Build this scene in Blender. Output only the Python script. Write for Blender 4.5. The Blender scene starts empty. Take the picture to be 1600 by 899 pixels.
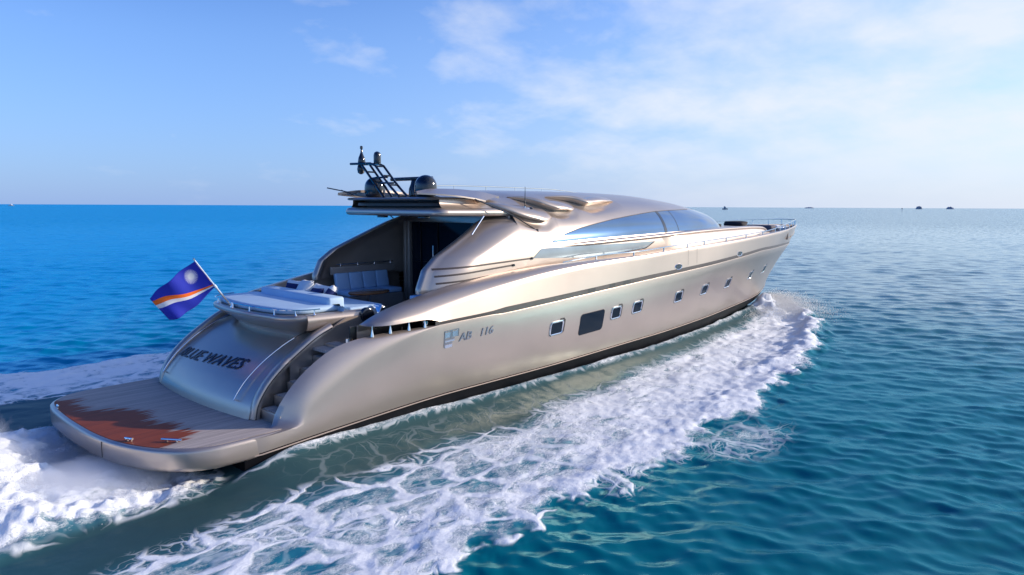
import bpy, bmesh, math, random
import numpy as np
from mathutils import Vector, Matrix

random.seed(7); rng = np.random.default_rng(7)
C = bpy.context.scene.collection
SC = bpy.context.scene
rad = math.radians

# ------------------------------------------------------------------ camera, sky, sun, exposure
# World axes: the yacht points along +X, port is +Y, water level is z = 0.
cam_d = bpy.data.cameras.new("camera"); cam = bpy.data.objects.new("camera", cam_d); C.objects.link(cam)
Fw = Vector((0.73211772, 0.67086229, -0.11809928)); Rw = Vector((0.6759637, -0.73692218, 0.00433277)); Uw = Vector((0.08412328, 0.08300292, 0.99299234))
cam.matrix_world = Matrix(((Rw.x, Uw.x, -Fw.x, -3.77), (Rw.y, Uw.y, -Fw.y, -14.92), (Rw.z, Uw.z, -Fw.z, 5.1), (0, 0, 0, 1)))
cam_d.sensor_width = 36; cam_d.lens = 24.0; cam_d.clip_start = 0.1; cam_d.clip_end = 90000
SC.camera = cam

SUN_EL = rad(18); SUN_DIR = Vector((0.80, -0.60, 0)).normalized()
SUN_AZ = math.atan2(SUN_DIR.x, SUN_DIR.y)      # clockwise from +Y, as the sky texture counts it
world = bpy.data.worlds.new("World"); SC.world = world; world.use_nodes = True
SKY_STRENGTH = 0.15; SUN_STRENGTH = 3.0; EXPOSURE = 0.65

def sky_nodes():
    nt = world.node_tree; nt.nodes.clear(); N = nt.nodes.new; L = nt.links.new
    out = N("ShaderNodeOutputWorld"); bg = N("ShaderNodeBackground"); bg.inputs[1].default_value = SKY_STRENGTH
    sky = N("ShaderNodeTexSky"); sky.sky_type = 'NISHITA'; sky.sun_disc = False
    sky.sun_elevation = SUN_EL; sky.sun_rotation = SUN_AZ; sky.air_density = 1.0; sky.dust_density = 0.6; sky.ozone_density = 2.5
    hs = N("ShaderNodeMixRGB"); hs.blend_type = 'MULTIPLY'; hs.inputs[0].default_value = 1; L(sky.outputs[0], hs.inputs[1]); hs.inputs[2].default_value = SKY_TINT
    tc = N("ShaderNodeTexCoord"); sep = N("ShaderNodeSeparateXYZ"); L(tc.outputs['Generated'], sep.inputs[0])
    def math_(op, a, b=None, c=None, clamp=False):
        m = N("ShaderNodeMath"); m.operation = op; m.use_clamp = clamp
        for i, v in enumerate((a, b, c)):
            if v is None: continue
            if isinstance(v, (int, float)): m.inputs[i].default_value = v
            else: L(v, m.inputs[i])
        return m.outputs[0]
    def mapr(v, a, b, c, d):
        m = N("ShaderNodeMapRange"); m.interpolation_type = 'SMOOTHSTEP'; L(v, m.inputs[0])
        for i, q in enumerate((a, b, c, d)): m.inputs[i+1].default_value = q
        return m.outputs[0]
    z = sep.outputs['Z']
    zz = math_('MAXIMUM', z, 0.0)
    # cloud layer: project the direction on a high flat layer
    den = math_('ADD', zz, 0.30)
    cx = math_('DIVIDE', sep.outputs['X'], den); cy = math_('DIVIDE', sep.outputs['Y'], den)
    cmb = N("ShaderNodeCombineXYZ"); L(cx, cmb.inputs[0]); L(cy, cmb.inputs[1])
    def noise(scale, detail, rough, dist, vec, off=0.0):
        n = N("ShaderNodeTexNoise"); n.inputs['Scale'].default_value = scale; n.inputs['Detail'].default_value = detail
        n.inputs['Roughness'].default_value = rough; n.inputs['Distortion'].default_value = dist
        mp = N("ShaderNodeMapping"); mp.inputs['Location'].default_value = (off, off*0.7, off*0.3)
        L(vec, mp.inputs[0]); L(mp.outputs[0], n.inputs['Vector']); return n.outputs['Fac']
    n1 = noise(3.6, 8, 0.55, 0.1, cmb.outputs[0], 5.3)
    n2 = noise(0.9, 4, 0.5, 0.2, cmb.outputs[0], 8.3)
    # more cloud towards the sun side, a few wisps elsewhere
    dt = N("ShaderNodeVectorMath"); dt.operation = 'DOT_PRODUCT'; L(tc.outputs['Generated'], dt.inputs[0])
    dt.inputs[1].default_value = SUN_DIR
    sunside = mapr(dt.outputs['Value'], -0.25, 0.85, 0.0, 1.0)
    thr = math_('SUBTRACT', 0.565, math_('MULTIPLY', sunside, 0.24))
    f = math_('ADD', math_('MULTIPLY', n1, 0.65), math_('MULTIPLY', n2, 0.35))
    cl = math_('DIVIDE', math_('SUBTRACT', f, thr), 0.27, clamp=True)
    cl = math_('MULTIPLY', cl, mapr(z, 0.0, 0.12, 0.25, 1.0))
    cl = math_('MULTIPLY', cl, 0.80)
    # pale band of moisture above the horizon, thicker towards the sun
    hz = math_('POWER', math_('SUBTRACT', 1.0, math_('MINIMUM', zz, 1.0)), 4.2)
    hz = math_('MULTIPLY', hz, math_('ADD', 0.80, math_('MULTIPLY', sunside, 0.18)))
    hc = N("ShaderNodeMixRGB"); L(sunside, hc.inputs[0]); hc.inputs[1].default_value = HAZE_AWAY; hc.inputs[2].default_value = HAZE_SUN
    hb = N("ShaderNodeMixRGB"); L(mapr(dt.outputs['Value'], -0.80, -0.42, 1.0, 0.0), hb.inputs[0]); L(hc.outputs[0], hb.inputs[1]); hb.inputs[2].default_value = HAZE_BACK; hc = hb
    mx = N("ShaderNodeMixRGB"); L(hz, mx.inputs[0]); L(hs.outputs[0], mx.inputs[1]); L(hc.outputs[0], mx.inputs[2])
    mc = N("ShaderNodeMixRGB"); L(cl, mc.inputs[0]); L(mx.outputs[0], mc.inputs[1]); mc.inputs[2].default_value = CLOUD_COL
    dk = math_('MULTIPLY', mapr(z, 0.20, 0.50, 0.0, 1.0), mapr(dt.outputs['Value'], -0.35, 0.40, 1.0, 0.0))
    md = N("ShaderNodeMixRGB"); md.blend_type = 'MULTIPLY'; L(dk, md.inputs[0]); L(mc.outputs[0], md.inputs[1]); md.inputs[2].default_value = (.16, .40, .70, 1)
    L(md.outputs[0], bg.inputs[0]); L(bg.outputs[0], out.inputs[0])
SKY_TINT = (.45, .68, 1.06, 1); HAZE_AWAY = (1.42, 2.06, 3.75, 1); HAZE_BACK = (.25, .95, 2.9, 1); HAZE_SUN = (3.15, 3.45, 4.0, 1); CLOUD_COL = (3.75, 3.9, 4.25, 1)
sky_nodes()
sun_d = bpy.data.lights.new("sun", 'SUN'); sun = bpy.data.objects.new("sun", sun_d); C.objects.link(sun)
sun_d.energy = SUN_STRENGTH; sun_d.angle = rad(0.5); sun_d.color = (1.0, 0.86, 0.72)
sd = Vector((SUN_DIR.x*math.cos(SUN_EL), SUN_DIR.y*math.cos(SUN_EL), math.sin(SUN_EL)))
sun.rotation_euler = (-sd).to_track_quat('-Z', 'Y').to_euler()
SC.view_settings.view_transform = 'Standard'; SC.view_settings.look = 'None'; SC.view_settings.exposure = EXPOSURE; SC.view_settings.gamma = 1.0
SC.cycles.max_bounces = 12; SC.cycles.diffuse_bounces = 8; SC.cycles.use_denoising = True; SC.cycles.volume_bounces = 4; SC.cycles.sample_clamp_indirect = 0.9; SC.cycles.caustics_reflective = False; SC.cycles.caustics_refractive = False

# ------------------------------------------------------------------ materials
MATS = {}
def pmat(name, col, rough=0.5, metal=0.0, coat=0.0, spec=0.5, **kw):
    m = bpy.data.materials.new(name); m.use_nodes = True; b = m.node_tree.nodes["Principled BSDF"]
    b.inputs['Base Color'].default_value = (*col, 1); b.inputs['Roughness'].default_value = rough; b.inputs['Metallic'].default_value = metal
    b.inputs['Coat Weight'].default_value = coat; b.inputs['Coat Roughness'].default_value = 0.06; b.inputs['Specular IOR Level'].default_value = spec
    for k, v in kw.items(): b.inputs[k.replace('_', ' ')].default_value = v
    MATS[name] = m; return m
def nodes(m): return m.node_tree, m.node_tree.nodes.new, m.node_tree.links.new, m.node_tree.nodes["Principled BSDF"]
def noise_bump(m, scale, strength, dist=0.01, detail=4, vary=0.0, vscale=2.0):
    nt, N, L, b = nodes(m); tc = N("ShaderNodeTexCoord")
    n = N("ShaderNodeTexNoise"); n.inputs['Scale'].default_value = scale; n.inputs['Detail'].default_value = detail; L(tc.outputs['Object'], n.inputs['Vector'])
    bp = N("ShaderNodeBump"); bp.inputs['Strength'].default_value = strength; bp.inputs['Distance'].default_value = dist
    L(n.outputs['Fac'], bp.inputs['Height']); L(bp.outputs[0], b.inputs['Normal'])
    if vary:
        n2 = N("ShaderNodeTexNoise"); n2.inputs['Scale'].default_value = vscale; n2.inputs['Detail'].default_value = 5; L(tc.outputs['Object'], n2.inputs['Vector'])
        mr = N("ShaderNodeMapRange"); L(n2.outputs['Fac'], mr.inputs[0]); mr.inputs[1].default_value = .3; mr.inputs[2].default_value = .7
        mr.inputs[3].default_value = 1-vary; mr.inputs[4].default_value = 1+vary
        mu = N("ShaderNodeMixRGB"); mu.blend_type = 'MULTIPLY'; mu.inputs[0].default_value = 1
        mu.inputs[1].default_value = b.inputs['Base Color'].default_value; L(mr.outputs[0], mu.inputs[2]); L(mu.outputs[0], b.inputs['Base Color'])
paint = pmat("champagne_paint", (0.555, 0.462, 0.39), 0.31, 0.70, 0.2); noise_bump(paint, 1.3, 0.12, 0.012, 3, 0.05, 0.6)
brown = pmat("bronze_paint", (0.50, 0.40, 0.33), 0.38, 0.25, 0.2); noise_bump(brown, 3, 0.05, 0.01, 3, .08)
black = pmat("antifouling_black", (0.005, 0.005, 0.007), 0.5, spec=.2); noise_bump(black, 6, .3, .01, 4)
gloss_black = pmat("gloss_black", (0.008, 0.011, 0.018), 0.12, 0, 0.6)
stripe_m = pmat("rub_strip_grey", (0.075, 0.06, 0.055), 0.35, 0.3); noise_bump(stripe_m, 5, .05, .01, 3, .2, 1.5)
chrome = pmat("polished_steel", (0.78, 0.79, 0.80), 0.09, 1.0)
glass = pmat("mirror_tinted_glass", (0.17, 0.27, 0.39), 0.06, 0.75, 0.1); noise_bump(glass, .5, .02, .02, 2, .12, .5)
glass_low = pmat("grey_tinted_glass", (0.36, 0.40, 0.42), 0.10, 0.6, 0.2); noise_bump(glass_low, .6, .03, .02, 2, .18, .8)
dark_glass = pmat("dark_glass", (0.006, 0.016, 0.030), 0.08, 0.0, 0.0, 0.14); noise_bump(dark_glass, 1.2, .05, .02, 2)
navy = pmat("navy_fabric", (0.008, 0.018, 0.11), 0.85); noise_bump(navy, 60, .3, .004, 3, .1)
white_fab = pmat("white_fabric", (0.72, 0.74, 0.76), 0.85); noise_bump(white_fab, 9, .4, .02, 4, .04)
pale_fab = pmat("pale_cushion_vinyl", (0.46, 0.63, 0.80), 0.6); noise_bump(pale_fab, 7, .2, .02, 3, .04)
dark_fab = pmat("charcoal_cover", (0.014, 0.014, 0.022), 0.8); noise_bump(dark_fab, 20, .3, .01, 3)
grey_fab = pmat("grey_cushion", (0.11, 0.10, 0.12), 0.8); noise_bump(grey_fab, 30, .2, .006, 3)
wood = pmat("varnished_wood", (0.36, 0.15, 0.06), 0.25, 0, 0.4); noise_bump(wood, 12, .1, .005, 4, .25, 6)
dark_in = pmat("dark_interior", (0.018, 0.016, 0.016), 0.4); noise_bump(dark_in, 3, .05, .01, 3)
white_gel = pmat("white_gelcoat", (0.75, 0.75, 0.74), 0.3, 0, .3)
seam_m = pmat("panel_seam", (0.07, 0.055, 0.05), 0.6)
letter_dark = pmat("navy_lettering", (0.004, 0.005, 0.03), 0.3)
letter_steel = pmat("steel_lettering", (0.36, 0.37, 0.40), 0.25, 0.8)
letter_pale = pmat("steel_lettering_pale", (0.7, 0.74, 0.8), 0.15, 0.9)
far_m = pmat("far_haze_tint", (0.34, 0.39, 0.45), 0.9); noise_bump(far_m, .1, .2, 1, 3, .3, .05)  # distance haze mixed into the base colour of the horizon objects

def teak_material():
    m = pmat("teak_deck", (0.3, 0.2, 0.12), 0.6); nt, N, L, b = nodes(m)
    tc = N("ShaderNodeTexCoord"); sp = N("ShaderNodeSeparateXYZ"); L(tc.outputs['Object'], sp.inputs[0])
    def M(op, a, c=None, clamp=False):
        q = N("ShaderNodeMath"); q.operation = op; q.use_clamp = clamp
        for i, v in enumerate((a, c)):
            if v is None: continue
            if isinstance(v, (int, float)): q.inputs[i].default_value = v
            else: L(v, q.inputs[i])
        return q.outputs[0]
    # plank tone runs fore and aft; stretched noise gives the ragged wet edge along the planks
    mp = N("ShaderNodeMapping"); mp.inputs['Scale'].default_value = (0.30, 6.0, 1); L(tc.outputs['Object'], mp.inputs[0])
    n = N("ShaderNodeTexNoise"); n.inputs['Scale'].default_value = 1.6; n.inputs['Detail'].default_value = 6; n.inputs['Roughness'].default_value = .65; L(mp.outputs[0], n.inputs['Vector'])
    mp2 = N("ShaderNodeMapping"); mp2.inputs['Scale'].default_value = (0.5, 1.4, 1); L(tc.outputs['Object'], mp2.inputs[0])
    n2 = N("ShaderNodeTexNoise"); n2.inputs['Scale'].default_value = 1.1; n2.inputs['Detail'].default_value = 3; L(mp2.outputs[0], n2.inputs['Vector'])
    # wet boundary x_w(y): wide on the starboard side, closing to port
    y = sp.outputs['Y']; x = sp.outputs['X']
    cr = N("ShaderNodeFloatCurve"); L(M('DIVIDE', M('ADD', y, 3.0), 6.0), cr.inputs['Value'])
    cu = cr.mapping.curves[0]; pts = [(0, .0), (.10, .22), (.16, .44), (.25, .45), (.33, .45), (.42, .41), (.53, .46), (.62, .36), (.70, .20), (.79, .20), (.87, .22), (.92, .06), (1, 0)]
    cu.points[0].location = pts[0]; cu.points[1].location = pts[-1]
    for p in pts[1:-1]: cu.points.new(*p)
    cr.mapping.update()
    xb = M('MULTIPLY', cr.outputs[0], 3.0)
    xb = M('ADD', xb, M('MULTIPLY', M('SUBTRACT', n.outputs['Fac'], .5), 2.0))
    xb = M('ADD', xb, M('MULTIPLY', M('SUBTRACT', n2.outputs['Fac'], .5), .5))
    wet = M('DIVIDE', M('SUBTRACT', xb, x), 0.14, clamp=True)
    seam = M('LESS_THAN', M('ABSOLUTE', M('SUBTRACT', M('FRACT', M('DIVIDE', y, 0.075)), .5)), 0.05)
    tone = N("ShaderNodeMapRange"); L(n.outputs['Fac'], tone.inputs[0]); tone.inputs[1].default_value = .3; tone.inputs[2].default_value = .7; tone.inputs[3].default_value = .72; tone.inputs[4].default_value = 1.25
    mix = N("ShaderNodeMixRGB"); L(wet, mix.inputs[0]); mix.inputs[1].default_value = (0.46, 0.40, 0.36, 1); mix.inputs[2].default_value = (0.24, 0.050, 0.014, 1)
    mu = N("ShaderNodeMixRGB"); mu.blend_type = 'MULTIPLY'; mu.inputs[0].default_value = 1; L(mix.outputs[0], mu.inputs[1]); L(tone.outputs[0], mu.inputs[2])
    ms = N("ShaderNodeMixRGB"); L(M('MULTIPLY', seam, .35), ms.inputs[0]); L(mu.outputs[0], ms.inputs[1]); ms.inputs[2].default_value = (.03, .025, .02, 1)
    L(ms.outputs[0], b.inputs['Base Color'])
    rg = N("ShaderNodeMapRange"); L(wet, rg.inputs[0]); rg.inputs[3].default_value = .62; rg.inputs[4].default_value = .5; b.inputs['Specular IOR Level'].default_value = .12; L(rg.outputs[0], b.inputs['Roughness'])
    return m
teak = teak_material()

def flag_material():
    # flag drawn in its own u (fly), v (hoist) coordinates
    m = pmat("ensign_cloth", (0, 0, .1), 0.75); nt, N, L, b = nodes(m)
    uv = N("ShaderNodeUVMap"); sp = N("ShaderNodeSeparateXYZ"); L(uv.outputs[0], sp.inputs[0]); u, v = sp.outputs['X'], sp.outputs['Y']
    def M(op, a, c=None):
        q = N("ShaderNodeMath"); q.operation = op
        for i, w in enumerate((a, c)):
            if w is None: continue
            if isinstance(w, (int, float)): q.inputs[i].default_value = w
            else: L(w, q.inputs[i])
        return q.outputs[0]
    # two rays widening from the lower hoist to the upper fly
    mid = M('ADD', 0.06, M('MULTIPLY', u, 0.66)); top = M('ADD', mid, M('ADD', .035, M('MULTIPLY', u, .135))); bot = M('SUBTRACT', mid, M('ADD', .03, M('MULTIPLY', u, .125)))
    org = M('MULTIPLY', M('GREATER_THAN', v, mid), M('LESS_THAN', v, top)); wht = M('MULTIPLY', M('LESS_THAN', v, mid), M('GREATER_THAN', v, bot))
    # star with thin rays
    du = M('MULTIPLY', M('SUBTRACT', u, .22), 1.75); dv = M('SUBTRACT', v, .70)
    r = M('SQRT', M('ADD', M('MULTIPLY', du, du), M('MULTIPLY', dv, dv))); a = M('ARCTAN2', dv, du)
    ray = M('POWER', M('ABSOLUTE', M('COSINE', M('MULTIPLY', a, 12.0))), 2.5)
    rr = M('ADD', .085, M('MULTIPLY', ray, .13)); star = M('LESS_THAN', r, rr)
    c1 = N("ShaderNodeMixRGB"); L(org, c1.inputs[0]); c1.inputs[1].default_value = (.008, .025, .44, 1); c1.inputs[2].default_value = (.95, .16, .01, 1)
    c2 = N("ShaderNodeMixRGB"); L(M('MAXIMUM', wht, star), c2.inputs[0]); L(c1.outputs[0], c2.inputs[1]); c2.inputs[2].default_value = (.80, .82, .86, 1)
    L(c2.outputs[0], b.inputs['Base Color']); b.inputs['Sheen Weight'].default_value = .1
    return m
flag_m = flag_material()

# ------------------------------------------------------------------ mesh helpers
def finish(name, me, mat, parent=None, smooth=True, sharp=35):
    me.update()
    for m in (mat if isinstance(mat, (list, tuple)) else [mat]): me.materials.append(m)
    if smooth:
        me.polygons.foreach_set("use_smooth", [True]*len(me.polygons))
        if sharp: me.set_sharp_from_angle(angle=rad(sharp))
    o = bpy.data.objects.new(name, me); C.objects.link(o)
    if parent: o.parent = parent
    return o
class MB:
    """collects shapes for ONE mesh"""
    def __init__(s): s.v = []; s.f = []; s.m = []
    def add(s, V, F, mi=0):
        o = len(s.v); s.v += [tuple(map(float, p)) for p in V]; s.f += [tuple(int(i)+o for i in f) for f in F]; s.m += [mi]*len(F); return s
    def grid(s, P, mi=0, closej=False, flip=False):
        P = np.asarray(P, float); a, b = P.shape[:2]; F = []
        for i in range(a-1):
            for j in range(b if closej else b-1):
                k = (j+1) % b; q = (i*b+j, (i+1)*b+j, (i+1)*b+k, i*b+k)
                F.append(q[::-1] if flip else q)
        return s.add(P.reshape(-1, 3), F, mi)
    def tube(s, pts, r, n=8, mi=0, cap=True):
        pts = [Vector(p) for p in pts]; k = len(pts); rs = r if isinstance(r, (list, tuple)) else [r]*k
        T = [(pts[min(i+1, k-1)]-pts[max(i-1, 0)]).normalized() for i in range(k)]
        ref = Vector((0, 0, 1)) if abs(T[0].z) < .9 else Vector((1, 0, 0)); nrm = (ref - T[0]*ref.dot(T[0])).normalized()
        V = []; F = []
        for i in range(k):
            nrm = (nrm - T[i]*nrm.dot(T[i])).normalized(); bn = T[i].cross(nrm)
            for j in range(n):
                a = 2*math.pi*j/n; V.append(pts[i] + (nrm*math.cos(a)+bn*math.sin(a))*rs[i])
        for i in range(k-1):
            for j in range(n): F.append((i*n+j, i*n+(j+1) % n, (i+1)*n+(j+1) % n, (i+1)*n+j))
        if cap: F.append(tuple(range(n))[::-1]); F.append(tuple(range((k-1)*n, k*n)))
        return s.add(V, F, mi)
    def box(s, c, size, rot=None, bev=0.0, mi=0, seg=3):
        bm = bmesh.new(); bmesh.ops.create_cube(bm, size=1)
        for v in bm.verts: v.co = Vector((v.co.x*size[0], v.co.y*size[1], v.co.z*size[2]))
        if bev: bmesh.ops.bevel(bm, geom=bm.edges[:], offset=bev, segments=seg, profile=.5, affect='EDGES')
        R = rot.to_matrix() if hasattr(rot, 'to_matrix') else (Matrix.Identity(3) if rot is None else rot)
        for v in bm.verts: v.co = R @ v.co + Vector(c)
        bm.verts.index_update(); s.add([v.co for v in bm.verts], [[v.index for v in f.verts] for f in bm.faces], mi); bm.free(); return s
    def lathe(s, prof, c, n=24, mi=0, R=None):
        V = []; F = []; k = len(prof); c = Vector(c); R = R or Matrix.Identity(3)
        for r, z in prof:
            for j in range(n): a = 2*math.pi*j/n; V.append(c + R @ Vector((r*math.cos(a), r*math.sin(a), z)))
        for i in range(k-1):
            for j in range(n): F.append((i*n+j, i*n+(j+1) % n, (i+1)*n+(j+1) % n, (i+1)*n+j))
        F.append(tuple(range(n))[::-1]); F.append(tuple(range((k-1)*n, k*n)))
        return s.add(V, F, mi)
    def prism(s, outline, rings, mi=0, cap=True):
        """outline: counter-clockwise (x,y) list; rings: list of (inset, z)"""
        O = np.asarray(outline, float); n = len(O); t = np.roll(O, -1, 0)-np.roll(O, 1, 0); t /= np.linalg.norm(t, axis=1)[:, None]+1e-9
        nr = np.stack([t[:, 1], -t[:, 0]], 1); V = []; F = []
        for ins, z in rings:
            for p, q in zip(O, nr): V.append((p[0]-q[0]*ins, p[1]-q[1]*ins, z))
        for i in range(len(rings)-1):
            for j in range(n): F.append((i*n+j, i*n+(j+1) % n, (i+1)*n+(j+1) % n, (i+1)*n+j))
        if cap: F.append(tuple(range(n))[::-1]); F.append(tuple(range((len(rings)-1)*n, len(rings)*n)))
        return s.add(V, F, mi)
    def mirror(s):
        V = [(x, -y, z) for x, y, z in s.v]; F = [f[::-1] for f in s.f]; mi = list(s.m); o = len(s.v)
        s.v += V; s.f += [tuple(i+o for i in f) for f in F]; s.m += mi; return s
    def build(s, name, mat, parent=None, smooth=True, sharp=35, weld=0):
        me = bpy.data.meshes.new(name); me.from_pydata(s.v, [], s.f)
        if any(s.m): me.polygons.foreach_set("material_index", s.m)
        if weld:
            bm = bmesh.new(); bm.from_mesh(me); bmesh.ops.remove_doubles(bm, verts=bm.verts[:], dist=weld); bmesh.ops.recalc_face_normals(bm, faces=bm.faces[:]); bm.to_mesh(me); bm.free()
        return finish(name, me, mat, parent, smooth, sharp)
def build2(mb, name, mat, parent=None, **kw):
    """the starboard piece and its mirrored port piece as two separate meshes"""
    o = mb.build(name, mat, parent, **kw); m2 = MB(); m2.v = [(x, -y, z) for x, y, z in mb.v]; m2.f = [f[::-1] for f in mb.f]; m2.m = list(mb.m); return o, m2.build(name, mat, parent, **kw)
def pch(tab):
    """smooth monotone interpolation through (x, value...) rows"""
    T = np.asarray(tab, float); X = T[:, 0]; Y = T[:, 1:]; h = np.diff(X)[:, None]; d = np.diff(Y, axis=0)/h
    m = np.zeros_like(Y); m[0] = d[0]; m[-1] = d[-1]
    for i in range(1, len(X)-1):
        ok = d[i-1]*d[i] > 0; w1 = 2*h[i]+h[i-1]; w2 = h[i]+2*h[i-1]
        with np.errstate(divide='ignore', invalid='ignore'): hm = (w1+w2)/(w1/d[i-1]+w2/d[i])
        m[i] = np.where(ok, hm, 0)
    def f(x):
        x = np.atleast_1d(np.asarray(x, float)); xx = np.clip(x, X[0], X[-1]); i = np.clip(np.searchsorted(X, xx)-1, 0, len(X)-2)
        t = ((xx-X[i])/(X[i+1]-X[i]))[:, None]; hh = h[i]
        r = (2*t**3-3*t**2+1)*Y[i]+(t**3-2*t**2+t)*hh*m[i]+(-2*t**3+3*t**2)*Y[i+1]+(t**3-t**2)*hh*m[i+1]
        return r[:, 0] if r.shape[1] == 1 else r
    return f
def sm(a, b, x): t = np.clip((x-a)/(b-a), 0, 1); return t*t*(3-2*t)
def rounded_path(pts, n=6, r=.15):
    """polyline with rounded corners"""
    out = [Vector(pts[0])]
    for i in range(1, len(pts)-1):
        p, a, b = Vector(pts[i]), Vector(pts[i-1]), Vector(pts[i+1]); d1 = (a-p); d2 = (b-p); rr = min(r, d1.length/2, d2.length/2); s, e = p+d1.normalized()*rr, p+d2.normalized()*rr
        for k in range(n+1): t = k/n; out.append(s*(1-t)**2+p*2*t*(1-t)+e*t*t)
    out.append(Vector(pts[-1])); return out
def curve_pts(ctrl, n=24):
    c = np.asarray(ctrl, float); d = np.r_[0, np.cumsum(np.linalg.norm(np.diff(c, axis=0), axis=1))]
    return pch(np.c_[d, c])(np.linspace(0, d[-1], n))

# ------------------------------------------------------------------ the yacht: one thing, everything fixed to it is a part
yacht = bpy.data.objects.new("motor_yacht", None); C.objects.link(yacht)
yacht['label'] = "large champagne-coloured motor yacht under way, with dark wing mast and wet teak swim platform"; yacht['category'] = "yacht"

# hull curves, starboard side: rows of (x, half breadth, z)
KEEL = [(1.9, 0, -.5), (10, 0, -.8), (24, 0, -.9), (28, 0, -.5), (30.5, 0, -.05), (32.3, 0, .62)]
CHINE = [(1.9, 2.95, .02), (5, 3.0, .15), (10, 3.05, .30), (16, 2.97, .40), (20.75, 2.55, .42), (24, 2.08, .47), (28.3, 1.33, .55), (31, .6, .65), (32.7, 0, .85)]
BOOT = [(1.9, 3.06, .44), (4, 3.085, .58), (7, 3.13, .72), (10.4, 3.15, .74), (15.4, 3.08, .82), (20.75, 2.64, .84), (24, 2.2, .87), (28.3, 1.5, .92), (31, .75, 1.0), (33.1, 0, 1.12)]
STRIPE = [(6.4, 3.37, 2.45), (8.28, 3.45, 2.53), (11.4, 3.48, 2.68), (14.6, 3.49, 2.84), (19, 3.46, 3.03), (22.5, 3.3, 3.2), (25.7, 2.98, 3.33), (30.1, 2.03, 3.30), (33.5, 1.05, 3.24), (36.05, 0, 3.16)]
SHEER = [(10, 3.46, 3.47), (11.2, 3.48, 3.50), (14.6, 3.5, 3.58), (16.6, 3.48, 3.66), (21.7, 3.36, 3.82), (25.6, 3.05, 3.94), (28.8, 2.5, 4.01), (31.5, 1.9, 4.08), (33.6, 1.3, 4.13), (35.6, .62, 4.13), (37.1, 0, 4.10)]
X1 = 6.4; NA, NB = 30, 110
ub = np.linspace(0, 1, NB); ub = 1-(1-ub)**1.25
def row(tab, x0=None, x1=None):
    f = pch(tab); x0 = tab[0][0] if x0 is None else x0; x1 = tab[-1][0]
    xs = np.r_[np.linspace(x0, X1, NA)[:-1], X1+(x1-X1)*ub]; q = f(xs); return np.c_[xs, q]
def gap(x): return np.interp(x, [6.4, 8.0, 8.5, 30, 36.1], [.035, .04, .075, .055, .03])
sp_f = pch(STRIPE)
def lip_row(aft, inset, dz, sgn=-1):
    """lower lip: aft of X1 a traced haunch line, forward the underside of the stripe"""
    xs2 = X1+(STRIPE[-1][0]-X1)*ub; s = sp_f(xs2); b = np.maximum(s[:, 0]-inset, 0); zz = s[:, 1]+sgn*gap(xs2)+dz
    a = curve_pts(aft, NA)
    w = np.linspace(0, 1, NA)[:, None]**3; a = a*(1-w)+w*np.array([X1, b[0], zz[0]])   # blend the end onto the stripe
    return np.r_[a[:-1], np.c_[xs2, b, zz]]
ph0 = lip_row([(1.9, 3.07, .755), (2.5, 3.07, .757), (2.95, 3.075, .79), (3.3, 3.09, 1.0), (3.9, 3.13, 1.42), (4.6, 3.2, 1.86), (5.4, 3.3, 2.2), (6.4, 3.37, 2.40)], 0, -.012)
phm = lip_row([(1.9, 3.0, .755), (2.4, 2.99, .757), (2.80, 2.99, .79), (3.1, 3.07, 1.28), (3.7, 3.12, 1.78), (4.4, 3.18, 2.14), (5.0, 3.22, 2.28), (6.4, 3.34, 2.42)], .012, 0)
ph0[:, 1] -= .09*np.exp(-((ph0[:, 0]-1.9)/.18)**2)
ph1 = lip_row([(1.7, 2.74, .755), (2.2, 2.74, .757), (2.55, 2.745, .79), (2.66, 2.77, 1.12), (3.2, 2.79, 1.82), (3.8, 2.84, 2.22), (4.6, 2.98, 2.35), (5.5, 3.12, 2.38), (6.4, 3.2, 2.43)], .06, 0)
phm[:, 1] = .75*ph0[:, 1]+.25*ph1[:, 1]
def bez(t): # quadratic through ph0, phm, ph1
    c = 2*phm-.5*ph0-.5*ph1; return ph0*(1-t)**2+c*2*t*(1-t)+ph1*t*t
k, c_, b_ = row(KEEL), row(CHINE), row(BOOT)
rows = [k, (k*.5+c_*.5), c_]
b_[:, 1] -= .09*np.exp(-((b_[:, 0]-1.9)/.18)**2); rows2 = [b_]
for t in (.12, .25, .4, .55, .7, .85):
    r_ = b_*(1-t)+ph0*t; bulge = np.interp(r_[:, 0], [2, 6, 14, 22, 30, 36], [.0, .05, .05, -.05, -.16, -.04])*4*t*(1-t)*np.where(r_[:, 1] > .05, 1, r_[:, 1]*20)
    r_[:, 1] = np.maximum(r_[:, 1]+bulge, 0); rows2.append(r_)
for t in np.linspace(0, 1, 9): rows2.append(bez(t))
drop = ph1.copy(); drop[:, 1] = np.maximum(drop[:, 1]-.03, 0); drop[:, 2] -= np.where(drop[:, 0] < 6.4, .35*sm(3.2, 4.2, drop[:, 0])+.02, .03); rows2.append(drop)
def stack(rows): P = np.stack(rows, 1); P[..., 1] *= -1; return P
mb = MB(); mb.grid(stack(rows2), 0, flip=True)
# black bottom, and a thin double boot-top line
low = [r.copy() for r in rows]+[b_+np.array([0, 0, -.001])]
mb.grid(stack(low), 1, flip=True)
mb.mirror(); tr = [(1.9, 0, -.5), (1.9, -2.95, .02), (1.9, -3.03, .44), (1.9, 3.03, .44), (1.9, 2.95, .02)]; mb.add(tr, [(0, 4, 3, 2, 1)], 1)
hull = mb.build("hull", [paint, black], yacht, weld=.0005, sharp=62)
# boot-top moulding just above the black bottom
bt = b_[np.linspace(0, len(b_)-1, 60).astype(int)]
m_ = MB(); m_.tube([(p[0], -p[1]-.006, p[2]-.035) for p in bt], .014, 6); build2(m_, "boot_line", brown, yacht)

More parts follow.
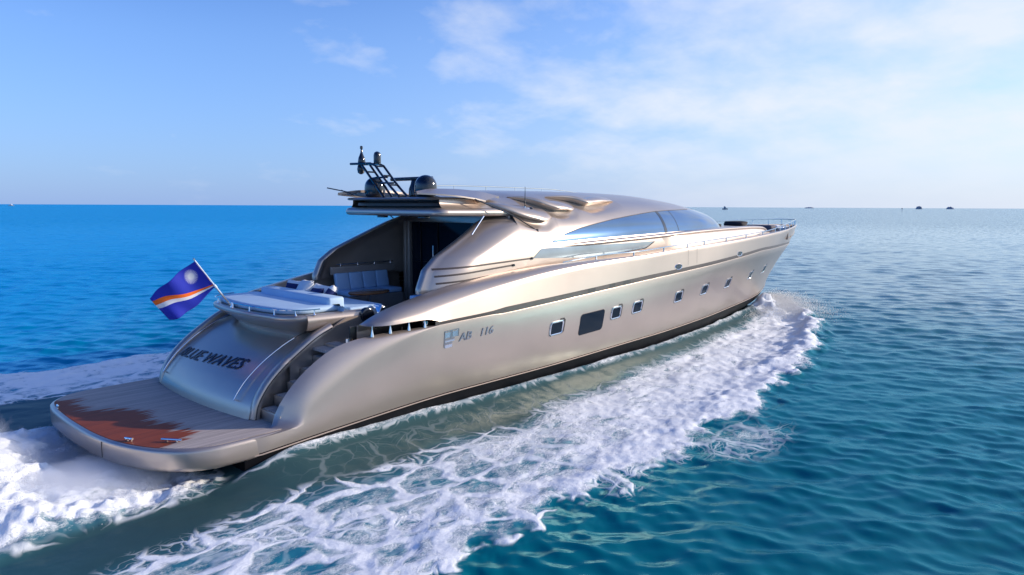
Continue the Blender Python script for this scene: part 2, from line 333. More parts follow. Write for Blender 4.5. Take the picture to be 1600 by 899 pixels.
# upper topsides: bulwark that swells into the aft haunch
NU = 130
ul = np.r_[np.linspace(0, 1, 46)[:-1]*(X1-4.62)+4.62, X1+(36.1-X1)*(1-(1-np.linspace(0, 1, NU-45))**1.2)]
def up_row_low():
    a = pch([(4.62, 2.94, 2.56), (4.8, 3.14, 2.555), (5.1, 3.27, 2.56), (5.6, 3.33, 2.575), (6.05, 3.36, 2.58), (6.4, 3.37, 2.50)])
    q = np.array([a(x)[0] if x < X1 else np.array([sp_f(x)[0][0], sp_f(x)[0][1]+float(gap(x))]) for x in ul]); return np.c_[ul, q]
sh_f = pch(SHEER)
INN = pch([(4.35, 2.82, 2.52), (4.62, 2.80, 2.57), (4.9, 2.78, 2.68), (5.3, 2.76, 2.81), (6.1, 2.75, 2.99), (7.5, 2.76, 3.24), (9.3, 2.85, 3.42), (10.5, 3.0, 3.50), (12, 3.2, 3.555), (13.5, 3.33, 3.58), (14.6, 3.40, 3.59), (16.6, 3.40, 3.67), (21.7, 3.28, 3.83), (25.6, 2.97, 3.95), (28.8, 2.42, 4.02), (31.5, 1.82, 4.09), (33.6, 1.22, 4.14), (35.6, .54, 4.14), (37.02, 0, 4.11)])
uend = np.where(ul > X1, (ul-X1)/(36.1-X1), 0)
xin = ul + uend*(37.02-36.1); xsh = ul+uend*(37.1-36.1)
lo = up_row_low(); inn = np.c_[xin, INN(xin)]
# outer upper edge where the side begins to turn in
TURN = pch([(4.35, 2.90, 2.54), (4.62, 2.93, 2.575), (4.8, 3.10, 2.60), (5.2, 3.26, 2.65), (6.1, 3.29, 2.76), (7.2, 3.33, 2.95), (8.1, 3.36, 3.10), (10.3, 3.41, 3.36), (11.7, 3.45, 3.46), (13.5, 3.48, 3.53), (15, 3.5, 3.575), (16.6, 3.48, 3.645), (21.7, 3.36, 3.80), (25.6, 3.05, 3.92), (28.8, 2.5, 3.99), (31.5, 1.9, 4.06), (33.6, 1.3, 4.11), (35.6, .62, 4.11), (37.1, 0, 4.08)])
tu = np.c_[xsh, TURN(xsh)]
urows = []
for t in (0, .2, .4, .6, .8): 
    r_ = lo*(1-t)+tu*t; urows.append(r_)
ctrl = tu.copy(); ctrl[:, 1] = tu[:, 1]*.72+inn[:, 1]*.28; ctrl[:, 2] = inn[:, 2]+.02
for t in np.linspace(0, 1, 10): urows.append(tu*(1-t)**2+ctrl*2*t*(1-t)+inn*t*t)
dd = inn.copy(); dd[:, 1] = np.maximum(dd[:, 1]-.05, 0); dd[:, 2] -= np.interp(ul, [4.3, 5, 9, 14, 30, 31.5, 36], [.02, .3, .3, .12, .12, .5, .5]); urows.append(dd)
under = lo.copy(); under[:, 1] = np.maximum(under[:, 1]-.16, 0); under[:, 2] -= .0; 
P = stack([under]+urows); mb = MB(); mb.grid(P, 0, flip=True); mb.mirror(); mb.build("bulwark", paint, yacht, weld=.0005, sharp=40)
# rub strip set in the groove between hull and bulwark
xs = np.r_[np.linspace(6.3, 9, 30), np.linspace(9.2, 36.02, 90)]; s = sp_f(xs); s[:, 0] = np.maximum(s[:, 0]-.022, 0); g = gap(xs)+.012
m_ = MB(); m_.grid(np.stack([np.c_[xs, -s[:, 0], s[:, 1]-g], np.c_[xs, -s[:, 0]-.004, s[:, 1]], np.c_[xs, -s[:, 0], s[:, 1]+g]], 1), flip=True); build2(m_, "rub_strip", stripe_m, yacht)
# darker inserts along the strip
for xa, xb in ((11.95, 12.3), (13.0, 13.3), (13.75, 14.15), (33.0, 33.4), (34.2, 34.7), (35.0, 35.6)):
    q = np.linspace(xa, xb, 5); s = sp_f(q); mm = MB()
    mm.grid(np.stack([np.c_[q, -s[:, 0]+.012, s[:, 1]-.06], np.c_[q, -s[:, 0]+.012, s[:, 1]+.06]], 1), flip=True); mm.build("strip_vent", dark_in, yacht)

# decks
def deck(name, tab, z0, mat, x0, x1, n=60):
    xs = np.linspace(x0, x1, n); h = np.interp(xs, [r[0] for r in tab], [r[1] for r in tab]); zz = z0(xs) if callable(z0) else np.full(n, z0); mm = MB()
    mm.grid(np.stack([np.c_[xs, -h, zz], np.c_[xs, h*0, zz+.03], np.c_[xs, h, zz]], 1), flip=False); return mm.build(name, mat, yacht)
inn_tab = [(float(x), float(INN(x)[0][0])-.04) for x in np.linspace(4.4, 37, 60)]
deck("side_deck", inn_tab, lambda x: np.array([INN(q)[0][1] for q in x])-.11, paint, 10.0, 30.6)
deck("bow_well_deck", inn_tab, lambda x: np.array([INN(q)[0][1] for q in x])-.52, teak, 30.4, 36.9)
m_ = MB(); m_.box((30.5, 0, 3.80), (.05, 4.2, .56), bev=.02); m_.build("well_bulkhead", paint, yacht)
m_ = MB(); m_.box((7.1, 0, 2.05), (6.3, 5.4, .06)); m_.build("cockpit_floor", teak, yacht)
# slit deck under the haunch opening
m_ = MB(); m_.prism([(4.2, -2.85), (4.5, -2.98), (6.5, -3.2), (6.5, -2.6), (4.2, -2.6)], [(0, 2.06), (0, 2.10)]); build2(m_, "mooring_deck", teak, yacht)
# cockpit inner walls following the haunch
xs = np.linspace(4.6, 10.2, 30); q = INN(xs)
m_ = MB(); m_.grid(np.stack([np.c_[xs, -(q[:, 0]-.06), q[:, 1]*0+2.06], np.c_[xs, -(q[:, 0]-.05), q[:, 1]-.02]], 1)); build2(m_, "cockpit_wall", brown, yacht)

# swim platform
def plat_outline(off=0.0):
    st = [(3.85, -2.90), (3.3, -3.0), (2.83, -3.035), (2.1, -3.045), (1.5, -3.02), (1.03, -2.85), (.64, -2.46), (.32, -1.85), (.12, -1.1), (.03, -.25), (.0, .8), (.02, 1.7), (.10, 2.3), (.28, 2.62), (.60, 2.90), (1.1, 3.02), (2.1, 3.045), (2.83, 3.035), (3.3, 3.0), (3.85, 2.90)]
    return curve_pts(st, 90)[::-1]
po = plat_outline(); po = po[::-1]    # ccw seen from above: starboard aft corner ... port
if sum((po[i][0]*po[(i+1) % len(po)][1]-po[(i+1) % len(po)][0]*po[i][1]) for i in range(len(po))) < 0: po = po[::-1]
m_ = MB(); m_.prism(po, [(.5, .30), (.06, .36), (.012, .40), (0, .45), (0, .70), (.006, .74), (.03, .77), (.07, .78)]); plat = m_.build("swim_platform", paint, yacht, sharp=50)
inner = [p for p in po if True]
m_ = MB(); m_.prism(po, [(.085, .776), (.085, .788)]); m_.build("teak_deck", teak, plat)
m_ = MB(); m_.box((.118, -1.05, .58), (.03, .008, .30)); m_.build("platform_seam", seam_m, plat)
for cx, cy, a in ((.93, -2.18, .6), (.42, -1.55, .4), (.12, 1.75, -.1)):
    mm = MB(); d = Vector((math.cos(a+1.57), math.sin(a+1.57), 0)); c0 = Vector((cx, cy, .785)); big = cy < -2
    L_ = .2 if big else .09
    mm.tube([c0-d*L_+Vector((0, 0, .05)), c0+d*L_+Vector((0, 0, .05))], .022, 8)
    for s_ in (-.5, .5): mm.tube([c0+d*L_*s_, c0+d*L_*s_+Vector((0, 0, .05))], .025, 8)
    mm.build("cleat", chrome, plat)
# propeller pods / underside dark structure below the platform
m_ = MB(); m_.box((1.6, 0, .10), (.62, 4.4, .5), bev=.08); m_.build("drive_housing", black, yacht)

# transom: bulging body between the stairs
def TX(y): return 2.30+.035*(y-.5)**2
prof = pch([(0, 0, .78), (.16, .06, 1.0), (.33, .28, 1.33), (.5, .62, 1.65), (.66, 1.02, 1.92), (.82, 1.45, 2.14), (1, 2.05, 2.36)])
ys = np.linspace(-1.95, 2.35, 50); ts = np.linspace(0, 1, 36); G = np.zeros((len(ys), len(ts), 3))
for i, y in enumerate(ys):
    pr = prof(ts); G[i, :, 0] = TX(y)+pr[:, 0]; G[i, :, 1] = y; G[i, :, 2] = pr[:, 1]
m_ = MB(); m_.grid(G, flip=True)
for yy in (-1.95, 2.35):
    pr = prof(ts); a = np.c_[TX(yy)+pr[:, 0], pr[:, 0]*0+yy, pr[:, 1]]; b2 = a.copy(); b2[:, 0] = 5.2; m_.grid(np.stack([a, b2], 1), flip=yy > 0)
transom = m_.build("transom", paint, yacht, weld=.001, sharp=50)
# raised coaming along both edges of the transom, running up beside the stairs to the sun deck
rim = curve_pts([(2.62, 0, .79), (2.66, 0, 1.0), (2.86, 0, 1.36), (3.22, 0, 1.72), (3.7, 0, 2.06), (4.1, 0, 2.30), (4.45, 0, 2.45)], 40)
for s_, yc in ((-1, -1.98), (1, 2.38)):
    dx = 0 if s_ < 0 else -.12
    mm = MB(); sec = [(-.10, -.06), (-.10, .05), (-.06, .09), (.06, .09), (.10, .05), (.10, -.06)]
    P = np.zeros((len(rim), len(sec), 3)); tg = np.gradient(rim, axis=0); tg /= np.linalg.norm(tg, axis=1)[:, None]
    for i in range(len(rim)):
        nx, nz = -tg[i, 2], tg[i, 0]
        for j, (a, h) in enumerate(sec): P[i, j] = (rim[i, 0]+dx+nx*h, yc+a, rim[i, 2]+nz*h)
    mm.grid(P, closej=True); mm.build("transom_coaming", paint, yacht, sharp=60)
    mm = MB(); mm.tube([(p[0]+dx-.02, yc+s_*.108, p[2]+.0) for p in rim], .012, 6); mm.build("coaming_seam", seam_m, yacht)
# polished grab rails on the transom face
for yy, dx in ((-1.45, -.03), (2.12, -.03)):
    pr = prof(np.linspace(.2, .93, 24)); mm = MB(); pts = [(TX(yy)+p[0]-.07, yy, p[1]+.05) for p in pr]
    mm.tube([(pts[0][0]+.08, yy, pts[0][2]-.03)]+pts+[(pts[-1][0]+.08, yy, pts[-1][2]-.05)], .015, 8); mm.build("grab_rail", chrome, yacht)
# stairs each side
for s_, y0, y1 in ((-1, -2.06, -2.84), (1, 2.46, 2.84)):
    mm = MB(); n = 6
    for i in range(n):
        x0 = 2.72+.30*i; z1 = .78+.225*(i+1); mm.box(((x0+4.9)/2, (y0+y1)/2, z1-.115), (4.9-x0, abs(y1-y0), .222), bev=.015, seg=2)
    mm.build("staircase", paint, yacht)
    for i in range(n):
        x0 = 2.72+.30*i; z1 = .78+.225*(i+1); t_ = MB(); t_.box((x0+.16, (y0+y1)/2, z1+.002), (.24, abs(y1-y0)-.08, .012)); t_.build("stair_tread", teak, yacht)

# lettering
def text_mesh(body, size, shear=0.0, offset=0.0, ext=.006, sx=1.0):
    cu = bpy.data.curves.new("lettering", 'FONT'); cu.body = body; cu.size = size; cu.shear = shear; cu.offset = offset; cu.extrude = ext; cu.align_x = 'CENTER'; cu.align_y = 'CENTER'; cu.resolution_u = 4
    o = bpy.data.objects.new("lettering", cu); C.objects.link(o); dg = bpy.context.evaluated_depsgraph_get(); dg.update(); me = bpy.data.meshes.new_from_object(o.evaluated_get(dg)); bpy.data.objects.remove(o); bpy.data.curves.remove(cu)
    for v in me.vertices: v.co.x *= sx
    return me
def prof_at_z(y, z):
    t = np.linspace(0, 1, 200); pr = prof(t); i = int(np.argmin(abs(pr[:, 1]-z))); j = min(i+1, 199); d = pr[j]-pr[max(i-1, 0)]; d = d/np.linalg.norm(d); return TX(y)+pr[i, 0], pr[i, 1], d
me = text_mesh("BLUE WAVES", .40, .42, .003, .004, 1.26)
for v in me.vertices:
    u_, w_, e_ = v.co.x, v.co.y, v.co.z; y = .66-u_; z = 1.60+w_*.66+.035*u_; x, z2, d = prof_at_z(y, z); v.co = Vector((x-d[1]*(e_+.014), y, z2+d[0]*(e_+.014)))
finish("name_lettering", me, letter_dark, transom, smooth=False)

# side emblem and model lettering, standing on the hull side
def side_y(x, z):
    bx = pch(BOOT)(x)[0]; sx_ = sp_f(max(x, 6.4))[0]; t = (z-bx[1])/(sx_[1]-bx[1]); return bx[0]*(1-t)+sx_[0]*t+.05*4*t*(1-t)
for word, dx_ in (("AB", -.36), ("116", .32)):
    me = text_mesh(word, .27, .2, .004, .006, 1.15)
    for v in me.vertices:
        x = 7.55+dx_+v.co.x; z = 2.06+v.co.y+.055*(x-7.5); y = side_y(x, z); v.co = Vector((x, -(y+.012+v.co.z), z))
    finish("hull_lettering", me, letter_steel, yacht, smooth=False)
m_ = MB()
def side_bar(mm, x0, z0, x1, z1, mi):
    P = []
    for xx in (x0, x1): P.append([(xx, -(side_y(xx, z)+.012), z+.06*(xx-6.6)) for z in (z0, z1)])
    mm.grid(P, mi, flip=True)
for (a, b2, c2, d2, mi) in ((6.55, 1.86, 6.575, 2.24, 0), (6.55, 2.225, 6.99, 2.25, 0), (6.965, 2.06, 6.99, 2.225, 0), (6.74, 2.05, 6.78, 2.225, 0), (6.575, 2.03, 6.86, 2.06, 0), (6.575, 1.93, 6.80, 1.965, 0), (6.575, 2.075, 6.73, 2.21, 1), (6.79, 2.075, 6.95, 2.21, 1), (6.58, 1.84, 6.80, 1.915, 1), (6.58, 1.975, 6.86, 2.02, 1)):
    side_bar(m_, a, b2, c2, d2, mi)
m_.build("hull_emblem", [letter_steel, letter_pale], yacht, smooth=False)

# hull windows: bright frame, painted recess shade and pane
def hull_window(x, z, w, h, frame=True):
    if frame: w *= .92; h *= .76
    N_ = 8; r = min(w, h)*.16
    def ring(sx, sz, rr, out):
        pts = []
        for cx, cz, a0 in ((sx-rr, sz-rr, 0), (-sx+rr, sz-rr, 90), (-sx+rr, -sz+rr, 180), (sx-rr, -sz+rr, 270)):
            for k_ in range(N_//2+1):
                a = rad(a0+90*k_/(N_//2)); pts.append((cx+rr*math.cos(a), cz+rr*math.sin(a)))
        res = []
        for a, b2 in pts:
            xx, zz = x+a, z+b2+.035*a; res.append((xx, -(win_y(xx, zz)+out), zz))
        return res
    if frame:
        mm = MB(); rings = [ring(w/2+.055, h/2+.055, r+.05, -.01), ring(w/2+.05, h/2+.05, r+.05, .02), ring(w/2+.02, h/2+.02, r+.02, .03), ring(w/2, h/2, r, .012)]
        mm.grid(np.array(rings), closej=True); fr = mm.build("hull_window", chrome, yacht, sharp=60)
        mm = MB(); mm.grid(np.array([ring(w/2, h/2, r, .012), ring(w/2-.006, h/2-.006, r, .006)]), closej=True); p = ring(w/2-.006, h/2-.006, r, .006); mm.add(p, [tuple(range(len(p)))]); mm.build("pane", dark_glass, fr, sharp=60)
        # flat dark strip painting the recess shadow along the forward edge
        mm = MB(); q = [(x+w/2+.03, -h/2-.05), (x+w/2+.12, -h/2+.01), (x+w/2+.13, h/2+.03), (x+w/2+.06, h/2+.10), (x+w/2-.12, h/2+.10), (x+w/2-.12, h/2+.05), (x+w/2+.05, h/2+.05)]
        V = [(xx, -(win_y(xx, z+dz)+.006), z+dz+.035*(xx-x)) for xx, dz in q]; mm.add(V, [tuple(range(len(V)))]); mm.build("recess_shade", stripe_m, fr, smooth=False)
    else:
        mm = MB(); mm.grid(np.array([ring(w/2+.02, h/2+.02, r+.02, -.005), ring(w/2, h/2, r, .008)]), closej=True); fr = mm.build("hull_window", seam_m, yacht, sharp=60)
        mm = MB(); p = ring(w/2, h/2, r, .009); mm.add(p, [tuple(range(len(p)))]); mm.build("pane", dark_glass, fr, sharp=60)
B2 = rows2
def win_y(x, z):
    # half breadth on the built hull side
    best = []
    for r_ in B2[:8]:
        o = np.argsort(r_[:, 0]); best.append((np.interp(x, r_[o, 0], r_[o, 2]), np.interp(x, r_[o, 0], r_[o, 1])))
    zz, yy = zip(*best); return float(np.interp(z, zz, yy))
for x, z, w, h, f in ((10.62, 1.80, .52, .40, True), (12.28, 1.76, 1.18, .62, False), (13.5, 1.90, .46, .40, True), (14.72, 1.94, .50, .40, True), (17.5, 2.0, .50, .40, True), (19.68, 2.05, .52, .40, True), (22.15, 2.08, .52, .40, True), (25.3, 2.14, .5, .36, True), (28.0, 2.2, .5, .40, True)):
    hull_window(x, z, w, h, f)
# oval scuppers in the bulwark
def bul_y(x, z):
    a = sp_f(x)[0]; t_ = sh_f(x)[0]; return np.interp(z, [a[1], t_[1]], [a[0], t_[0]])
for x, z in ((17.08, 3.09), (22.2, 3.28)):
    n = 20; mm = MB(); P = [[(x+sx*.2*math.cos(a)*(1 if abs(math.cos(a)) < .7 else 1), -(bul_y(x, z)+o_), z+sx*.085*math.sin(a)) for a in np.linspace(0, 2*math.pi, n, endpoint=False)] for sx, o_ in ((1.25, 0), (1.15, .02), (1.0, .008))]
    mm.grid(P, closej=True, mi=0); mm.add(P[2], [tuple(range(n))], 1); mm.build("scupper", [chrome, gloss_black], yacht, sharp=60)
# boarding gate seams in the bulwark
for xx in (17.75, 18.4): m_ = MB(); m_.grid([[(xx+d, -(bul_y(xx, z)+.004), z) for z in np.linspace(3.12, 3.68, 6)] for d in (0, .012)], flip=True); m_.build("gate_seam", stripe_m, yacht)

# ------------------------------------------------------------------ superstructure
ZR = pch([(6.5, 5.30), (8.3, 5.38), (9, 5.44), (10, 5.53), (11, 5.58), (14.8, 5.60), (17.4, 5.56), (20.1, 5.38), (22, 5.14), (23.1, 4.97), (24.2, 4.62), (25.3, 4.22)])
WB = pch([(6, 2.84), (9.5, 2.82), (14, 2.82), (18, 2.74), (20.5, 2.58), (22.5, 2.25), (24, 1.75), (25.3, 1.0)])
ZD = pch([(6, 3.05), (7, 3.2), (11, 3.42), (17, 3.55), (22, 3.72), (26, 3.8)])
NE = 2.5
def cab(x, th):
    """point on the starboard cabin surface; th 0 at the deck, pi/2 on the crown"""
    w, zd, h = float(WB(x)[0]), float(ZD(x)[0]), float(ZR(x)[0]-ZD(x)[0]); return np.array([x, -w*max(math.cos(th), 0)**(2/NE), zd+h*max(math.sin(th), 0)**(2/NE)])
def th_of_z(x, z):
    zd, h = float(ZD(x)[0]), float(ZR(x)[0]-ZD(x)[0]); t = min(max((z-zd)/h, 0), 1); return math.asin(t**(NE/2))
def cab_y(x, z): return cab(x, th_of_z(x, z))[1]
def cab_n(x, th):
    a = cab(x+.02, th)-cab(x-.02, th); b2 = cab(x, min(th+.01, math.pi/2))-cab(x, max(th-.01, 0)); n = np.cross(a, b2); n /= np.linalg.norm(n)+1e-12
    if n[1] > 0 and abs(n[1]) > .05: n = -n
    elif abs(n[1]) <= .05 and n[2] < 0: n = -n
    return n
# three gill scoops each side: (aft x, forward x, lower edge, upper edge)
GILLS = [(pch([(9.0, 5.22), (9.35, 5.13), (9.75, 4.95), (10.2, 4.79), (10.6, 4.71), (11.1, 4.66), (11.5, 4.78)]), 9.0, 11.55, .45),
         (pch([(10.6, 5.36), (11.0, 5.27), (11.65, 5.04), (12.05, 4.96), (12.6, 4.96), (12.95, 5.06)]), 10.6, 12.95, .34),
         (pch([(12.3, 5.39), (13.2, 5.27), (13.7, 5.13), (14.3, 5.17), (15.5, 5.27)]), 12.3, 15.5, .24)]
def gill_disp(x, z):
    d = 0.0
    for f, xa, xb, hgt in GILLS:
        if xa-.3 < x < xb+.1:
            zl = float(f(min(max(x, xa), xb))[0]); u_ = min(max((x-xa)/(xb-xa), 0), 1); e = z-zl
            d -= .085*math.exp(-((e+.07)/.13)**2)*math.sin(math.pi*min(u_*.85+.12, 1))*(lambda q: q+(1-q)*float(sm(4.9, 5.05, z)))(float(sm(9.9, 10.8, x)))
    return d
def gill_disp_v(x, z): return gill_disp(x, z)
xs = np.r_[np.linspace(8.6, 16, 260), np.linspace(16.06, 25.3, 110)]; ths = np.r_[np.linspace(0, .55, 26)[:-1], np.linspace(.55, 1.25, 90)[:-1], np.linspace(1.25, math.pi/2, 16)]
G = np.zeros((len(xs), len(ths), 3))
for i, x in enumerate(xs):
    for j, th in enumerate(ths):
        p = cab(x, th); 
        if x < 15.7 and 4.3 < p[2] < 5.6:
            dsp = gill_disp(x, p[2])
            if abs(dsp) > 1e-4: p = p+cab_n(x, th)*dsp
        G[i, j] = p
# the aft edge follows the sweep of the side fins: skip faces behind it
def rear_x(z): return np.interp(z, [3.1, 3.2, 3.55, 3.85, 4.25, 4.65, 4.86], [6.62, 6.66, 6.82, 7.22, 8.12, 9.0, 9.6])
m_ = MB(); V = G.reshape(-1, 3); nj = len(ths); F = []
for i in range(len(xs)-1):
    for j in range(nj-1): F.append((i*nj+j, i*nj+j+1, (i+1)*nj+j+1, (i+1)*nj+j))
# roof starts at the wing; below z 4.8 the wall starts at x 9.9
F = [f for f in F if not (V[f[0]][0] < 9.95 and V[f[0]][2] < 4.98)]
m_.add(V, F); m_.mirror(); cabin = m_.build("cabin", paint, yacht, weld=.0005, sharp=50)
bm = bmesh.new(); bm.from_mesh(cabin.data); bmesh.ops.delete(bm, geom=[v for v in bm.verts if not v.link_faces], context='VERTS'); bm.to_mesh(cabin.data); bm.free()

# the scoops: leaf-shaped shells lifted clear of the roof along their lower aft edge
GH = pch([(0, .015), (.2, .28), (.4, .74), (.65, .98), (.85, .92), (.95, .6), (1, .12)]); GL = pch([(0, .01), (.2, .12), (.4, .17), (.65, .16), (.85, .10), (.95, .05), (1, 0)])
for f, xa, xb, hgt in GILLS:
    P = []; nu = 44
    for u_ in np.linspace(0, 1, nu):
        x = xa+(xb-xa)*u_; zl = float(f(x)[0]); H = hgt*float(GH(u_)[0]); lift = float(GL(u_)[0]); rowp = []
        for k_, (v_, o_) in enumerate(((.14, -.1), (.05, .22), (-.01, .45), (-.035, .62), (-.02, .76), (.04, .88), (.13, .97), (.25, 1.0), (.4, .92), (.55, .76), (.7, .54), (.85, .26), (1, -.08))):
            z = min(zl+H*v_, float(ZR(x)[0])-.02); th = th_of_z(x, z); rowp.append(cab(x, th)+cab_n(x, th)*(lift*o_+(.0 if o_ > 0 else -.02)))
        P.append(rowp)
    mm = MB(); mm.grid(P); build2(mm, "gill_scoop", paint, cabin, sharp=0)

# side fins sweeping aft from the cabin, both sides
def fin(s_):
    mm = MB(); zs = np.linspace(3.0, 4.88, 44); P = []; n = 34
    for z in zs:
        xr = float(rear_x(z)); row_ = []
        outer = [(x, cab_y(x, z)-.005+.07*float(sm(9.98, 10.4, x))) for x in np.linspace(10.4, xr+.12, n)]
        curl = lambda x: .42*max(0, 1-(x-xr-.12)/1.15)**2.2
        row_ += [(x, y+curl(x)) for x, y in outer]
        xe = xr+.12; ye = cab_y(xe, z)+curl(xe)
        for a in np.linspace(0, math.pi, 9)[1:-1]: row_.append((xe-.12*math.sin(a), ye+.12*(1-math.cos(a))))
        row_ += [(x, cab_y(x, z)+.24+curl(x)) for x in np.linspace(xr+.12, 10.4, n)]
        P.append([(x, y, z) for x, y in row_])
    P = np.array(P); 
    if s_ > 0: P[..., 1] *= -1
    mm.grid(P, 0, flip=s_ < 0); ni = P.shape[1]; f_idx = []
    o = mm.build("side_fin", [paint, brown], yacht, sharp=60)
    mi = []
    for p in o.data.polygons: mi.append(1 if (p.index % (ni-1)) > n+8 else 0)
    o.data.polygons.foreach_set("material_index", mi); return o
fin(-1); fin(1)
# three slim vents with dark slots on each fin
for s_ in (-1, 1):
    for za, zb, xb in ((3.58, 3.70, 10.2), (3.41, 3.56, 9.45), (3.24, 3.38, 9.2)):
        mm = MB(); xv = np.linspace(7.0, xb, 24); P0 = []
        for x in xv:
            z = za+(zb-za)*(x-7.0)/(xb-7.0); P0.append([(x, s_*(-cab_y(x, z+d)+.006+k_-.42*max(0, 1-(x-float(rear_x(z+d))-.12)/1.15)**2.2), z+d) for d, k_ in ((-.022, 0), (-.018, .004), (.018, .004), (.022, 0))])
        mm.grid(P0, flip=s_ < 0); mm.build("vent_slot", seam_m, yacht)
        m2 = MB(); zz = zb; m2.lathe([(.0, -.02), (.035, -.02), (.035, .02), (0, .02)], (xb+.03, s_*(-cab_y(xb, zz)+.02), zz), 10, R=Matrix.Rotation(rad(90), 3, 'X')); m2.build("vent_cap", gloss_black, yacht)

# windows lying on the cabin side
def surf_patch(name, xs, zl, zh, mat, parent=None, off=.012, nt=18, both=True):
    mm = MB(); P = []
    for x in xs:
        t0, t1 = th_of_z(x, zl(x)), (math.pi/2 if zh(x) > float(ZR(x)[0])-.01 else th_of_z(x, zh(x))); P.append([cab(x, t0+(t1-t0)*k_)+cab_n(x, t0+(t1-t0)*k_)*off for k_ in np.linspace(0, 1, nt)])
    mm.grid(P)
    return build2(mm, name, mat, parent or yacht, sharp=60)
up_hi = lambda x: np.interp(x, [11.08, 11.45, 11.9, 12.6, 13.5, 14.5, 15.5, 16.5, 17.4, 18.7, 20, 26], [4.09, 4.21, 4.33, 4.46, 4.58, 4.70, 4.79, 4.87, 4.93, 4.97, 4.99, 4.99])
up_lo = lambda x: np.interp(x, [10.95, 13.9, 17.7, 20.5, 26], [4.085, 4.16, 4.22, 4.26, 4.26])
lw_lo = lambda x: np.interp(x, [10.3, 12.7, 14, 16.05, 16.65], [3.70, 3.60, 3.63, 3.73, 3.93])
lw_hi = lambda x: np.interp(x, [10.3, 10.65, 16.65], [3.705, 3.95, 3.94])
sw = surf_patch("side_window", np.linspace(11.08, 17.5, 66), up_lo, up_hi, glass)
surf_patch("lower_window", np.linspace(10.3, 16.64, 60), lw_lo, lw_hi, glass_low, nt=8)
surf_patch("windshield", np.linspace(17.62, 25.2, 80), up_lo, up_hi, glass, nt=26)
surf_patch("window_mullion", np.linspace(17.47, 17.65, 4), lambda x: up_lo(x)-.01, lambda x: up_hi(x)+.01, gloss_black, off=.018)
surf_patch("window_mullion", np.linspace(18.5, 18.54, 3), up_lo, up_hi, gloss_black, off=.016)
# dark gasket round the window tops
for fn, a, b2 in ((up_hi, 11.08, 20.5),):
    mm = MB(); pts = [cab(x, th_of_z(x, fn(x)))+cab_n(x, th_of_z(x, fn(x)))*.012 for x in np.linspace(a, b2, 60)]; mm.tube(pts, .012, 6); build2(mm, "window_gasket", seam_m, yacht)
mm = MB(); pts = [cab(x, th_of_z(x, lw_lo(x)))+cab_n(x, th_of_z(x, lw_lo(x)))*.012 for x in np.linspace(12.7, 16.64, 50)]; mm.tube(pts, .016, 6); build2(mm, "window_gasket", gloss_black, yacht)

# ledge between the two window rows, running forward as the edge of the raised foredeck
led = curve_pts([(10.55, -2.72, 3.97), (12, -2.78, 4.0), (14, -2.80, 4.05), (17, -2.76, 4.12), (20.5, -2.60, 4.20), (23, -2.38, 4.22), (25.5, -2.12, 4.22), (27.5, -1.95, 4.17), (28.3, -1.80, 4.05)], 80)
mm = MB(); P = []
for i, p in enumerate(led):
    g_ = min(1, i/10)*.9+.1; P.append([(p[0], p[1]+.16*g_*math.cos(a)+.06, p[2]-.01+.075*g_*math.sin(a)) for a in np.linspace(0, 2*math.pi, 12, endpoint=False)])
mm.grid(P, closej=True, flip=True); build2(mm, "ledge_moulding", paint, yacht, sharp=0)
# raised foredeck
xs = np.linspace(16.72, 28.6, 60); W = np.interp(xs, led[:, 0], -led[:, 1]); ZL = np.interp(xs, led[:, 0], led[:, 2]); P = []
for x, w, z in zip(xs, W, ZL):
    e = max(0, (x-27.2)/1.4); zc = .06*(1-e); gq = float(sm(16.6, 19.2, x)); ya = (-w-.13)*gq+(cab_y(x, 3.56)+.02)*(1-gq); yb = (-w-.10)*gq+(cab_y(x, z-.10)+.02)*(1-gq); rowp = [(x, ya, 3.45), (x, yb, z-.10)]
    for t in np.linspace(-1, 1, 15): rowp.append((x, w*t, z-.01+zc*(1-t*t)-.10*e*e))
    rowp += [(x, -yb, z-.10), (x, -ya, 3.45)]; P.append(rowp)
P[0] = [(x-(.42*(4.0-z)/.55 if z < 4.0 else 0), y, z) for x, y, z in P[0]]; mm = MB(); mm.grid(P, flip=False); last = P[-1]; mm.add(P[0], [tuple(range(len(P[0])))[::-1]]); mm.add(last, [tuple(range(len(last)))]); mm.build("foredeck", paint, yacht, weld=.0005, sharp=55)

# roof wing over the cockpit: lower lip, recess and upper shelf
def wing_outline(xa, hw, xf, hwf, r=.35):
    pts = [(xf, -hwf), (xf-.8, -hwf+.02), (xa+1.3, -hw-.04)]
    for a in np.linspace(0, 90, 8): pts.append((xa+r-r*math.sin(rad(a)), -hw+r-r*math.cos(rad(a))))
    left = [(x, -y) for x, y in pts[::-1]]; mid = [(xa-.05*(1-(y/(hw-r))**2), y) for y in np.linspace(-hw+r, hw-r, 9)[1:-1]]; o = pts+mid+left
    if sum((o[i][0]*o[(i+1) % len(o)][1]-o[(i+1) % len(o)][0]*o[i][1]) for i in range(len(o))) < 0: o = o[::-1]
    return o
mm = MB(); mm.prism(wing_outline(7.5, 2.12, 10.6, 2.27), [(.35, 4.83), (.10, 4.835), (.03, 4.86), (.0, 4.91), (.01, 4.97), (.06, 5.03), (.22, 5.06)]); wing = mm.build("roof_wing", paint, yacht, sharp=45)
mm = MB(); mm.prism(wing_outline(7.95, 1.80, 10.2, 1.4), [(.0, 5.03), (.02, 5.15), (.0, 5.27)]); mm.build("wing_core", dark_in, wing)
mm = MB(); mm.prism(wing_outline(7.42, 1.92, 9.9, 1.35), [(.3, 5.245), (.05, 5.25), (.0, 5.28), (.03, 5.315), (.2, 5.33)]); mm.build("wing_shelf", paint, wing, sharp=45)
